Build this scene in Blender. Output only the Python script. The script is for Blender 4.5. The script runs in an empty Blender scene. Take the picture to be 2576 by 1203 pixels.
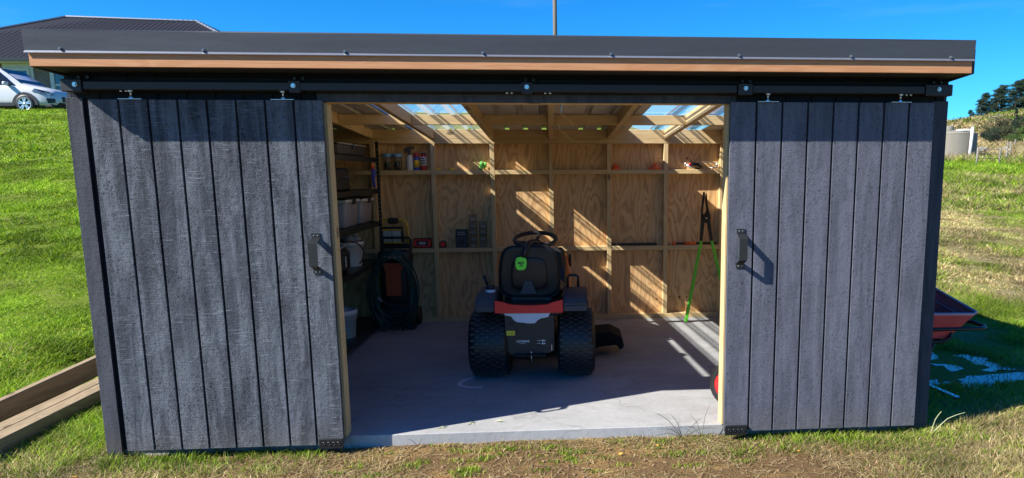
import bpy, bmesh, math, random
import numpy as np
from mathutils import Vector, Matrix, noise as mnoise
random.seed(7); rng = np.random.default_rng(7)
rad = math.radians
scene = bpy.context.scene
COL = scene.collection

# ---------------------------------------------------------------- camera, world, sun, exposure
PX, PY, FPX = 1538.7, 734.3, 1855.1
yaw, pitch, roll = 0.0830, 0.1600, -0.0037
def cam_matrix():
    cy, sy, cp, sp, cr, sr = math.cos(yaw), math.sin(yaw), math.cos(pitch), math.sin(pitch), math.cos(roll), math.sin(roll)
    f = Vector((sy*cp, cy*cp, -sp)); r = Vector((cy, -sy, 0)); u = r.cross(f)
    r2 = cr*r + sr*u; u2 = -sr*r + cr*u
    m = Matrix((r2, u2, -f)).transposed().to_4x4()
    m.translation = Vector((2.3089, -4.318, 1.5461))
    return m
cd = bpy.data.cameras.new('camera'); cam = bpy.data.objects.new('camera', cd); COL.objects.link(cam)
cam.matrix_world = cam_matrix()
cd.sensor_width = 36; cd.lens = FPX/2576*36
cd.shift_x = -(PX-1288)/2576; cd.shift_y = (PY-601.5)/2576
cd.clip_start = 0.05; cd.clip_end = 3000
scene.camera = cam

SUN_DIR = Vector((1, .425, -.86)).normalized()
sun_el = math.asin(-SUN_DIR.z)
az = math.atan2(-SUN_DIR.x, -SUN_DIR.y)          # from +Y towards +X
w = bpy.data.worlds.new("World"); scene.world = w; w.use_nodes = True
nt = w.node_tree; nt.nodes.clear()
def wn(t, **k):
    n = nt.nodes.new(t)
    for a, b in k.items(): setattr(n, a, b)
    return n
sky = wn('ShaderNodeTexSky'); sky.sky_type = 'NISHITA'; sky.sun_disc = False
sky.sun_elevation = sun_el; sky.sun_rotation = az
sky.altitude = 100; sky.air_density = 1.0; sky.dust_density = 0.05; sky.ozone_density = 2.5
hs = wn('ShaderNodeHueSaturation'); hs.inputs['Saturation'].default_value = 1.42; hs.inputs['Value'].default_value = 1.0
hs.inputs['Hue'].default_value = 0.493
tc = wn('ShaderNodeTexCoord'); mp = wn('ShaderNodeMapping'); mp.inputs['Scale'].default_value = (1.2, 1.2, 9)
mp.inputs['Rotation'].default_value = (rad(6), rad(-9), 0)
nz = wn('ShaderNodeTexNoise'); nz.inputs['Scale'].default_value = 2.1; nz.inputs['Detail'].default_value = 6; nz.inputs['Roughness'].default_value = .6
rp = wn('ShaderNodeValToRGB'); rp.color_ramp.elements[0].position = .58; rp.color_ramp.elements[1].position = .95
rp.color_ramp.elements[0].color = (0, 0, 0, 1); rp.color_ramp.elements[1].color = (.25, .25, .25, 1)
mx = wn('ShaderNodeMixRGB'); mx.inputs['Color2'].default_value = (4.0, 7.2, 10.5, 1)
tint = wn('ShaderNodeMixRGB', blend_type='MULTIPLY'); tint.inputs['Fac'].default_value = 1; tint.inputs['Color2'].default_value = (.27, 1.03, 1.68, 1)
bg = wn('ShaderNodeBackground'); bg.inputs['Strength'].default_value = 0.052
out = wn('ShaderNodeOutputWorld')
L = nt.links.new
L(sky.outputs[0], hs.inputs['Color']); L(tc.outputs['Generated'], mp.inputs[0]); L(mp.outputs[0], nz.inputs['Vector'])
L(nz.outputs['Fac'], rp.inputs[0]); L(rp.outputs[0], mx.inputs['Fac']); L(hs.outputs[0], tint.inputs['Color1']); L(tint.outputs[0], mx.inputs['Color1'])
L(mx.outputs[0], bg.inputs['Color']); L(bg.outputs[0], out.inputs[0])
sd = bpy.data.lights.new('sun', 'SUN'); sd.energy = 5.0; sd.angle = rad(.5); sd.color = (1, .95, .87)
so = bpy.data.objects.new('sun', sd); COL.objects.link(so)
so.rotation_euler = SUN_DIR.to_track_quat('-Z', 'Y').to_euler(); so.location = (-10, -5, 12)
vs = scene.view_settings
scene.display_settings.display_device = 'sRGB'
vs.view_transform = 'Standard'; vs.look = 'None'; vs.gamma = 1; vs.use_curve_mapping = False; vs.exposure = 1.12
scene.cycles.max_bounces = 8; scene.cycles.transparent_max_bounces = 16; scene.cycles.diffuse_bounces = 5
scene.cycles.caustics_reflective = False; scene.cycles.caustics_refractive = False

# ---------------------------------------------------------------- materials
class NT:
    def __init__(s, name):
        s.m = bpy.data.materials.new(name); s.m.use_nodes = True; s.t = s.m.node_tree
        s.b = s.t.nodes['Principled BSDF']; s.out = s.t.nodes['Material Output']
    def n(s, t, **k):
        n = s.t.nodes.new(t)
        for a, b in k.items(): setattr(n, a, b)
        return n
    def l(s, a, b): s.t.links.new(a, b)
    def pos(s, scale=(1, 1, 1), rand=False, rot=(0, 0, 0)):
        g = s.n('ShaderNodeNewGeometry'); o = g.outputs['Position']
        if rand:
            oi = s.n('ShaderNodeObjectInfo'); ml = s.n('ShaderNodeMath', operation='MULTIPLY'); ml.inputs[1].default_value = 37.0
            s.l(oi.outputs['Random'], ml.inputs[0]); ad = s.n('ShaderNodeVectorMath', operation='ADD')
            s.l(o, ad.inputs[0]); s.l(ml.outputs[0], ad.inputs[1]); o = ad.outputs[0]
        mp = s.n('ShaderNodeMapping'); mp.inputs['Scale'].default_value = scale; mp.inputs['Rotation'].default_value = rot
        s.l(o, mp.inputs[0]); return mp.outputs[0]
    def noise(s, vec, scale, detail=4, rough=.55, dist=0):
        n = s.n('ShaderNodeTexNoise'); n.inputs['Scale'].default_value = scale; n.inputs['Detail'].default_value = detail
        n.inputs['Roughness'].default_value = rough; n.inputs['Distortion'].default_value = dist
        if vec: s.l(vec, n.inputs['Vector'])
        return n.outputs['Fac']
    def ramp(s, fac, stops, interp='LINEAR'):
        r = s.n('ShaderNodeValToRGB'); e = r.color_ramp.elements; r.color_ramp.interpolation = interp
        while len(e) > 1: e.remove(e[0])
        e[0].position = stops[0][0]; e[0].color = (*c3(stops[0][1]), 1)
        for p, c in stops[1:]:
            x = e.new(p); x.color = (*c3(c), 1)
        s.l(fac, r.inputs[0]); return r.outputs[0]
    def mix(s, fac, a, b, mode='MIX'):
        m = s.n('ShaderNodeMixRGB', blend_type=mode)
        for i, v in ((0, fac), (1, a), (2, b)):
            if hasattr(v, 'links'): s.l(v, m.inputs[i])
            elif i == 0: m.inputs[0].default_value = v
            else: m.inputs[i].default_value = (*c3(v), 1)
        return m.outputs[0]
    def math(s, op, a, b=None):
        m = s.n('ShaderNodeMath', operation=op)
        for i, v in enumerate((a, b)):
            if v is None: continue
            if hasattr(v, 'links'): s.l(v, m.inputs[i])
            else: m.inputs[i].default_value = v
        return m.outputs[0]
    def bump(s, h, strength=.5, dist=.01, prev=None):
        b = s.n('ShaderNodeBump'); b.inputs['Strength'].default_value = strength; b.inputs['Distance'].default_value = dist
        s.l(h, b.inputs['Height'])
        if prev: s.l(prev, b.inputs['Normal'])
        s.l(b.outputs[0], s.b.inputs['Normal']); return b.outputs[0]
    def col(s, c):
        if hasattr(c, 'links'): s.l(c, s.b.inputs['Base Color'])
        else: s.b.inputs['Base Color'].default_value = (*c3(c), 1)
    def set(s, **k):
        for a, v in k.items(): s.b.inputs[a.replace('_', ' ')].default_value = v
def c3(c): return (c, c, c) if isinstance(c, (int, float)) else tuple(c)[:3]

def plain(name, c, rough=.5, metal=0, var=.12, bump=.0, scale=40, **k):
    m = NT(name); n = m.noise(m.pos(rand=True), scale, 4)
    m.col(m.mix(n, [x*(1-var) for x in c3(c)], [min(1, x*(1+var)) for x in c3(c)]))
    m.set(Roughness=rough, Metallic=metal, **k)
    if bump: m.bump(n, bump, .004)
    return m.m

def wood(name, axis, a, b, k, rough=.75, scale=1.0, knots=.75):
    """sawn pine, grain along axis, knots"""
    m = NT(name); st = [9*scale, 9*scale, 9*scale]; st[axis] = .9*scale
    p = m.pos(st, rand=True)
    n1 = m.noise(p, 1.2, 3, .5, .6); w1 = m.math('SINE', m.math('MULTIPLY', n1, 55)); w1 = m.math('MULTIPLY_ADD', w1, .5); 
    fine = m.noise(m.pos([220 if i != axis else 7 for i in range(3)], rand=True), 1, 3)
    c = m.mix(w1, a, b); c = m.mix(m.math('MULTIPLY', fine, .55), c, k)
    big = m.noise(m.pos(rand=True), 2.3, 2); c = m.mix(m.math('MULTIPLY', big, .4), c, [x*.75 for x in a])
    kp = [5, 5, 5]; kp[axis] = 2.6
    v = m.n('ShaderNodeTexVoronoi'); v.inputs['Scale'].default_value = 1.0; m.l(m.pos(kp, rand=True), v.inputs['Vector'])
    kn = m.ramp(v.outputs['Distance'], [(.0, 1), (.07, 1), (.12, 0)])
    c = m.mix(m.math('MULTIPLY', kn, knots), c, (.09, .045, .02)); m.col(c); m.set(Roughness=rough)
    m.bump(fine, .35, .0015); return m.m

M = {}
PINE = ((.74, .56, .29), (.62, .44, .21), (.46, .31, .15))
for ax, nm in enumerate('xyz'): M['pine_'+nm] = wood('pine_framing_'+nm, ax, *PINE)
M['sleeper'] = wood('sleeper_pine', 1, (0.384, 0.288, 0.16), (0.264, 0.192, 0.104), (0.176, 0.128, 0.072), .85, .8)
M['cedar'] = wood('fascia_cedar', 0, (.56, .285, .135), (.48, .215, .09), (.38, .16, .065), .75, 1, .0)

def mk_ply(name, a, b, dark):
    m = NT(name); p = m.pos((3.2, 3.2, .75), rand=True)
    n = m.noise(p, 1.15, 2.6, .5, .6)
    r = m.math('PINGPONG', m.math('MULTIPLY', n, 17), .5)
    line = m.ramp(r, [(0, 1), (.12, .6), (.34, .0)])
    broad = m.noise(m.pos((2, 2, .5), rand=True), 1.4, 3)
    c = m.mix(broad, a, b)
    fib = m.noise(m.pos((160, 160, 4)), 1, 3); c = m.mix(m.math('MULTIPLY', fib, .35), c, dark)
    c = m.mix(m.math('MULTIPLY', line, .60), c, dark)
    v = m.n('ShaderNodeTexVoronoi'); v.inputs['Scale'].default_value = 1.0; m.l(m.pos((14, 2, 14)), v.inputs['Vector'])
    kn = m.ramp(v.outputs['Distance'], [(.0, 1), (.17, .9), (.26, 0)])
    # knots come in rows, as in rotary-peeled veneer
    row = m.ramp(m.noise(m.pos((.4, .4, 5.2)), 1, 1), [(.56, 0), (.60, 1)])
    sp = m.n('ShaderNodeSeparateXYZ'); m.l(m.pos(), sp.inputs[0])
    bands = m.ramp(m.math('MULTIPLY', sp.outputs['Z'], .5), [(0, 0), (.088, 0), (.092, 1), (.112, 1), (.116, 0), (.487, 0), (.491, 1), (.517, 1), (.521, 0), (.832, 0), (.836, 1), (.858, 1), (.862, 0)])
    right = m.math('GREATER_THAN', sp.outputs['X'], 3.4)
    kn = m.math('MULTIPLY', kn, m.math('MAXIMUM', m.math('MULTIPLY', row, .0), m.math('MULTIPLY', bands, right)))
    c = m.mix(m.math('MULTIPLY', kn, .9), c, (.05, .02, .01)); m.col(c); m.set(Roughness=.7); m.bump(fib, .2, .001)
    return m.m
M['ply'] = mk_ply('plywood', (.88, .61, .31), (.78, .48, .21), (.36, .16, .055))

def mk_stained(name, a, b, amt, lines=.4, rough=1.0):
    """dark stained rough-sawn ply: broken horizontal saw marks, torn fibres, vertical blotches of thinner stain"""
    m = NT(name)
    brk = m.ramp(m.noise(m.pos((8, 8, 9)), 1.0, 4, .65), [(.42, .08), (.66, 1)])
    saw = m.noise(m.pos((11, 11, 165)), 1.0, 3, .6, .5)
    torn = m.noise(m.pos((115, 115, 80)), 1.0, 5, .75, .8)
    grit = m.noise(m.pos((260, 260, 170)), 1.0, 4, .7)
    blot = m.noise(m.pos((11, 11, 1.5)), 1.0, 3, .55, 1.2)
    cath = m.math('PINGPONG', m.math('MULTIPLY', m.noise(m.pos((7, 7, .9)), 1, 2.5, .5, .5), 8), .5)
    c = m.mix(m.ramp(blot, [(.38, 0), (.62, 1)]), a, b)
    c = m.mix(m.math('MULTIPLY', m.ramp(cath, [(0, 1), (.16, 0)]), amt), c, [x*.55 for x in a])
    c = m.mix(m.math('MULTIPLY', m.math('MULTIPLY', m.ramp(saw, [(.54, 0), (.66, 1)]), brk), lines), c, [x*1.6 for x in b])
    patch = m.ramp(m.noise(m.pos((5, 5, 2.2)), 1.0, 4, .6, .6), [(.38, 0), (.62, 1)])
    c = m.mix(m.math('MULTIPLY', m.ramp(torn, [(.34, 1), (.47, 0)]), m.math('MULTIPLY_ADD', patch, .75*rough)), c, [x*.30 for x in a])
    c = m.mix(m.math('MULTIPLY', m.ramp(grit, [(.60, 0), (.70, 1)]), .35), c, [x*1.8 for x in b])
    low = m.n('ShaderNodeSeparateXYZ'); m.l(m.pos(), low.inputs[0])
    mud = m.math('MULTIPLY', m.ramp(low.outputs['Z'], [(0.0, 1), (.16, 0)]), m.math('MULTIPLY', m.noise(m.pos((6, 6, 2)), 3, 4), .4))
    c = m.mix(mud, c, (.16, .13, .09)); m.col(c)
    h = m.math('ADD', m.math('MULTIPLY', m.math('MULTIPLY', saw, brk), 1.1), m.math('ADD', m.math('MULTIPLY', torn, m.math('MULTIPLY_ADD', patch, 1.1)), m.math('MULTIPLY', grit, .45)))
    m.bump(h, .85*rough, .005); m.set(Roughness=.8); m.b.inputs['Specular IOR Level'].default_value = .16; return m.m
M['door_left'] = mk_stained('stained_ply_streaky', (0.054, 0.063, 0.076), (0.126, 0.141, 0.166), .42, .95, 1.1)
M['door_right'] = mk_stained('stained_ply_even', (0.084, 0.091, 0.114), (0.124, 0.132, 0.165), .12, .16, .55)
M['stain'] = mk_stained('stained_trim', (0.0464, 0.0512, 0.0624), (0.0736, 0.0792, 0.096), .3, .15, .5)
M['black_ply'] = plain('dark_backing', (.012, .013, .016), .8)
M['steel_black'] = plain('black_steel', (.018, .019, .022), .38, .3, bump=.1)
M['track'] = plain('track_paint', (.014, .016, .022), .5, .1, bump=.1); M['stain_eave_shade'] = plain('eave_shaded_stain', (.020, .022, .030), .85, bump=.5, scale=90, Specular_IOR_Level=.15)  # second entry: darker copy of the stain, eave shade put into its colour
M['strap_steel'] = plain('strap_black', (.018, .019, .021), .30, .0, bump=.15)
M['zinc'] = plain('zinc_plate', (.62, .64, .68), .3, .9); M['dull_screw'] = plain('painted_screw', (.20, .21, .23), .35, .6)
M['black_plastic'] = plain('black_plastic', (.014, .014, .016), .45, bump=.08)
M['black_vinyl'] = plain('black_vinyl', (.012, .012, .013), .5, bump=.35, scale=220)
M['grey_plastic'] = plain('dark_grey_plastic', (.045, .052, .070), .6, bump=.3, scale=300)
M['deck_black'] = plain('deck_black', (.012, .012, .013), .8, bump=.3, Specular_IOR_Level=.15)
M['tread'] = plain('worn_tread', (.034, .034, .036), .5, var=.5, bump=.3, scale=60)
M['rubber'] = plain('tyre_rubber', (.009, .009, .010), .48, var=.35, bump=.3, scale=90)
M['mower_red'] = plain('orange_red_paint', (.72, .030, .020), .55, var=.08)
M['mower_orange'] = plain('orange_paint', (.60, .12, .035), .35)
M['orange'] = plain('orange_plastic', (.85, .13, .02), .4)
M['orange_dull'] = plain('washer_orange', (.55, .09, .03), .45)
M['lime'] = plain('lime_plastic', (.20, .85, .03), .45, bump=.2, scale=60)
M['lime_handle'] = plain('lime_fibreglass', (.13, .62, .04), .4)
M['red'] = plain('red_plastic', (.50, .02, .02), .35)
M['barrow_red'] = plain('barrow_tray', (.80, .10, .10), .5, var=.25, scale=9, bump=.05)
M['barrow_rim'] = plain('barrow_rim', (.62, .30, .33), .5)
M['blue'] = plain('blue_plastic', (.02, .06, .45), .35)
M['pale_blue'] = plain('pale_blue_lid', (.16, .38, .62), .4)
M['yellow'] = plain('yellow_tube', (.80, .52, .03), .4)
M['white'] = plain('white_plastic', (.68, .68, .68), .4, var=.06)
M['tote'] = plain('tote_plastic', (.30, .30, .34), .35, var=.07, scale=6)
M['tank_plastic'] = plain('fuel_tank', (.60, .64, .75), .4)
M['print_white'] = plain('white_print', (.75, .75, .75), .6)
M['print_yellow'] = plain('yellow_print', (.80, .70, .05), .6)
M['print_black'] = plain('black_print', (.01, .01, .01), .6)
M['hose'] = plain('dark_green_hose', (.022, .075, .062), .35)
M['grey_cloth'] = plain('grey_cloth', (.32, .32, .35), .9, bump=.6, scale=30)
M['lamp_lens'] = plain('frosted_lens', (.45, .50, .50), .25, var=.3, scale=25)
M['glove'] = plain('green_cloth', (.15, .50, .10), .9, bump=.8, scale=60)
M['alu'] = plain('aluminium', (.70, .72, .74), .28, .9)

def glass(name, tint, fres=1.45, rough=.02, base=.06, edge=.5, milk=.75):
    """thin clear plastic: lets light straight through, more milky at grazing angles"""
    m = NT(name); m.t.nodes.remove(m.b)
    tr = m.n('ShaderNodeBsdfTransparent'); tr.inputs[0].default_value = (*tint, 1)
    gl = m.n('ShaderNodeBsdfGlossy'); gl.inputs['Roughness'].default_value = rough; gl.inputs[0].default_value = (.9, .95, 1, 1)
    df = m.n('ShaderNodeBsdfTranslucent'); df.inputs[0].default_value = (milk*.95, milk, milk*1.03, 1)
    lw = m.n('ShaderNodeLayerWeight'); lw.inputs[0].default_value = .5
    e = m.math('MULTIPLY_ADD', m.math('POWER', lw.outputs['Facing'], 3.0), edge); e.node.inputs[2].default_value = base
    m1 = m.n('ShaderNodeMixShader'); m.l(e, m1.inputs[0]); m.l(tr.outputs[0], m1.inputs[1]); m.l(df.outputs[0], m1.inputs[2])
    fr = m.math('MULTIPLY_ADD', m.math('POWER', lw.outputs['Facing'], 5.0), .45); fr.node.inputs[2].default_value = .04
    m2 = m.n('ShaderNodeMixShader'); m.l(fr, m2.inputs[0]); m.l(m1.outputs[0], m2.inputs[1]); m.l(gl.outputs[0], m2.inputs[2])
    m.l(m2.outputs[0], m.out.inputs[0]); return m.m
M['clear_sheet'] = glass('clear_corrugated_sheet', (.93, .95, .96), base=.02, edge=.12)
M['clear_rib'] = glass('clear_sheet_rib_sides', (.62, .66, .68), base=.62, edge=.3, milk=.30)
M['clear_jar'] = glass('clear_jar', (.86, .88, .90), base=.08, edge=.35)
M['pane'] = plain('window_pane', (.05, .07, .10), .06, 0, Specular_IOR_Level=.8)

# concrete
m = NT('concrete'); n1 = m.noise(m.pos(), 1.3, 6, .65, .4); n2 = m.noise(m.pos(), 26, 5, .68); n3 = m.noise(m.pos((.8, 3, 1)), 3, 4, .6, .5)
c = m.mix(m.ramp(n1, [(.3, 0), (.7, 1)]), (.255, .258, .258), (.40, .402, .400)); c = m.mix(m.math('MULTIPLY', m.ramp(n2, [(.45, 0), (.75, 1)]), .35), c, (.20, .20, .20))
c = m.mix(m.math('MULTIPLY', m.ramp(n3, [(.5, 0), (.7, 1)]), .25), c, (.46, .46, .455))
spk = m.noise(m.pos(), 75, 2, .5); c = m.mix(m.ramp(spk, [(.70, 0), (.74, .7)]), c, (.10, .085, .07))
stn = m.noise(m.pos((1, 2.2, 1)), 2.6, 5, .6, 1.5); c = m.mix(m.math('MULTIPLY', m.ramp(stn, [(.56, 0), (.70, 1)]), .30), c, (.17, .155, .135))
crk = m.n('ShaderNodeTexVoronoi', feature='DISTANCE_TO_EDGE'); crk.inputs['Scale'].default_value = .55; nzv = m.n('ShaderNodeTexNoise'); nzv.inputs['Scale'].default_value = 3; m.l(m.pos(), nzv.inputs['Vector'])
adv = m.n('ShaderNodeVectorMath', operation='MULTIPLY_ADD'); adv.inputs[1].default_value = (.35, .35, .35); m.l(nzv.outputs['Color'], adv.inputs[0]); m.l(m.pos(), adv.inputs[2]); m.l(adv.outputs[0], crk.inputs['Vector'])
c = m.mix(m.math('MULTIPLY', m.ramp(crk.outputs['Distance'], [(0, 1), (.0035, 0)]), .35), c, (.12, .12, .12))
m.col(c); m.set(Roughness=.75); m.bump(m.math('ADD', n2, m.math('MULTIPLY', spk, .7)), .3, .004); M['concrete'] = m.m
m = NT('tank_concrete'); n1 = m.noise(m.pos((2, 2, .6)), .8, 5, .6)
m.col(m.mix(n1, (.15, .14, .112), (.235, .218, .18))); m.set(Roughness=.9); m.bump(m.noise(m.pos(), 30, 4), .3, .02); M['tank_concrete'] = m.m
M['dust'] = plain('concrete_efflorescence', (.66, .67, .70), .9, var=.1)

# painted flashing
m = NT('flashing_paint'); n1 = m.noise(m.pos((1.2, 1, 5)), 1.3, 3, .5); n2 = m.noise(m.pos((6, 1, 30)), 1.5, 4, .6, 1)
m.col(m.mix(n2, (.040, .042, .050), (.056, .059, .068))); m.set(Roughness=.42); m.b.inputs['Specular IOR Level'].default_value = .55
m.bump(m.math('ADD', n1, m.math('MULTIPLY', m.noise(m.pos((.7, 1, 5)), 1.6, 2, .4), .9)), .22, .02); M['flashing'] = m.m
M['flash_edge'] = plain('flashing_edge', (0.24, 0.256, 0.288), .32, .5)
# roof sheet : dark top, pale underside
m = NT('roof_sheet_metal'); g = m.n('ShaderNodeNewGeometry'); n = m.noise(m.pos(), 9, 4)
und = m.mix(n, (.48, .46, .43), (.62, .60, .56)); m.col(m.mix(g.outputs['Backfacing'], (.05, .052, .06), und)); m.set(Roughness=.45); M['roof_sheet'] = m.m
m = NT('house_roof_metal'); wv = m.n('ShaderNodeTexWave'); wv.inputs['Scale'].default_value = 1.1; m.l(m.pos((1, 0, 0)), wv.inputs['Vector'])
m.col((.012, .013, .019)); m.set(Roughness=.7); m.b.inputs['Specular IOR Level'].default_value = .25; M['house_roof'] = m.m
m = NT('house_brick'); br = m.n('ShaderNodeTexBrick'); br.inputs['Scale'].default_value = 1.0
br.inputs['Brick Width'].default_value = .24; br.inputs['Row Height'].default_value = .086; br.inputs['Mortar Size'].default_value = .010
br.inputs['Color1'].default_value = (.17, .115, .095, 1); br.inputs['Color2'].default_value = (.11, .080, .070, 1); br.inputs['Mortar'].default_value = (.24, .22, .20, 1)
sp = m.n('ShaderNodeSeparateXYZ'); cb = m.n('ShaderNodeCombineXYZ'); m.l(m.pos(), sp.inputs[0]); m.l(sp.outputs[0], cb.inputs[0]); m.l(sp.outputs[2], cb.inputs[1])
m.l(cb.outputs[0], br.inputs['Vector']); m.col(br.outputs['Color']); m.set(Roughness=.9); m.bump(br.outputs['Fac'], -.6, .01); M['brick'] = m.m
M['frame_white'] = plain('white_joinery', (0.54, 0.54, 0.525), .5, var=.04)
M['gutter'] = plain('dark_gutter', (.02, .021, .025), .4)
M['car_white'] = plain('car_paint', (0.555, 0.5625, 0.5775), .18, var=.02, Coat_Weight=.6)
M['car_glass'] = plain('car_glass', (.010, .014, .020), .08, Specular_IOR_Level=.5)
M['car_black'] = plain('car_black_trim', (.018, .018, .02), .5)
M['rim'] = plain('alloy', (.62, .63, .65), .3, .8)
M['lamp'] = plain('headlamp', (.10, .14, .22), .08, .2)
M['pole_wood'] = plain('pole_wood', (.16, .13, .10), .9, bump=.4)
M['bark'] = plain('bark', (.10, .075, .055), .95, var=.4, bump=.8, scale=12)
M['rock'] = plain('limestone', (0.24, 0.228, 0.2), .95, var=.4, bump=.8, scale=3)
M['post_wood'] = plain('weathered_post', (0.204, 0.186, 0.156), .9)

def foliage(name, a, b, tr=.25):
    m = NT(name); at = m.n('ShaderNodeAttribute'); at.attribute_name = 'tint'
    c = m.mix(at.outputs['Fac'], a, b); m.col(c); m.set(Roughness=.65)
    m.b.inputs['Specular IOR Level'].default_value = .25
    tl = m.n('ShaderNodeBsdfTranslucent'); m.l(c, tl.inputs[0]); mixs = m.n('ShaderNodeMixShader'); mixs.inputs[0].default_value = tr
    m.l(m.b.outputs[0], mixs.inputs[1]); m.l(tl.outputs[0], mixs.inputs[2]); m.l(mixs.outputs[0], m.out.inputs[0]); return m.m
M['pine_leaf'] = foliage('pine_needles', (.012, .026, .018), (.040, .070, .035), .1)
M['bush_leaf'] = foliage('bush_leaves', (.050, .060, .030), (.130, .135, .065))
M['shrub_leaf'] = foliage('shrub_leaves', (.030, .065, .015), (.110, .170, .035))
def grassmat(name):
    m = NT(name); at = m.n('ShaderNodeAttribute'); at.attribute_name = 'Col'
    c = at.outputs['Color']; m.col(c); m.set(Roughness=.6); m.b.inputs['Specular IOR Level'].default_value = .3
    tl = m.n('ShaderNodeBsdfTranslucent'); m.l(c, tl.inputs[0]); mixs = m.n('ShaderNodeMixShader'); mixs.inputs[0].default_value = .42
    m.l(m.b.outputs[0], mixs.inputs[1]); m.l(tl.outputs[0], mixs.inputs[2]); m.l(mixs.outputs[0], m.out.inputs[0]); return m.m
M['grass'] = grassmat('grass_blades')
# ground: Col attribute carries (dry, soil, rock)
m = NT('ground'); at = m.n('ShaderNodeAttribute'); at.attribute_name = 'zone'; sp = m.n('ShaderNodeSeparateColor'); m.l(at.outputs['Color'], sp.inputs[0])
g1 = m.noise(m.pos(), 1.3, 6, .65); g2 = m.noise(m.pos(), 22, 5, .7); g3 = m.noise(m.pos(), 90, 4, .7)
green = m.mix(g2, (.085, .130, .012), (.21, .265, .030)); dry = m.mix(g2, (0.1824, 0.1444, 0.0646), (0.304, 0.2584, 0.1292))
soil = m.mix(g2, (.095, .058, .026), (.235, .150, .070)); clay = m.mix(g3, (0.2805, 0.17, 0.06375), (0.34, 0.221, 0.0935))
soil = m.mix(m.ramp(m.noise(m.pos((1, 1.6, 1)), 2.2, 4), [(.52, 0), (.64, 1)]), soil, clay)
def thr(s, nn, k=.22):
    d = m.math('ADD', s, m.math('MULTIPLY', m.math('SUBTRACT', nn, .5), 1.5)); return m.ramp(d, [(.5-k, 0), (.5+k, 1)])
c = m.mix(thr(sp.outputs[0], g1), green, dry)
c = m.mix(thr(sp.outputs[1], g2, .15), c, soil); c = m.mix(thr(sp.outputs[2], g1, .1), c, (.40, .38, .34))
m.col(c); m.set(Roughness=.95); m.b.inputs['Specular IOR Level'].default_value = .15
m.bump(m.math('ADD', g2, m.math('MULTIPLY', g3, .6)), .9, .03); M['ground'] = m.m
m = NT('puddle_water'); m.col((.012, .012, .010)); m.set(Roughness=.03, IOR=1.75)
M['water'] = m.m

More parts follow.
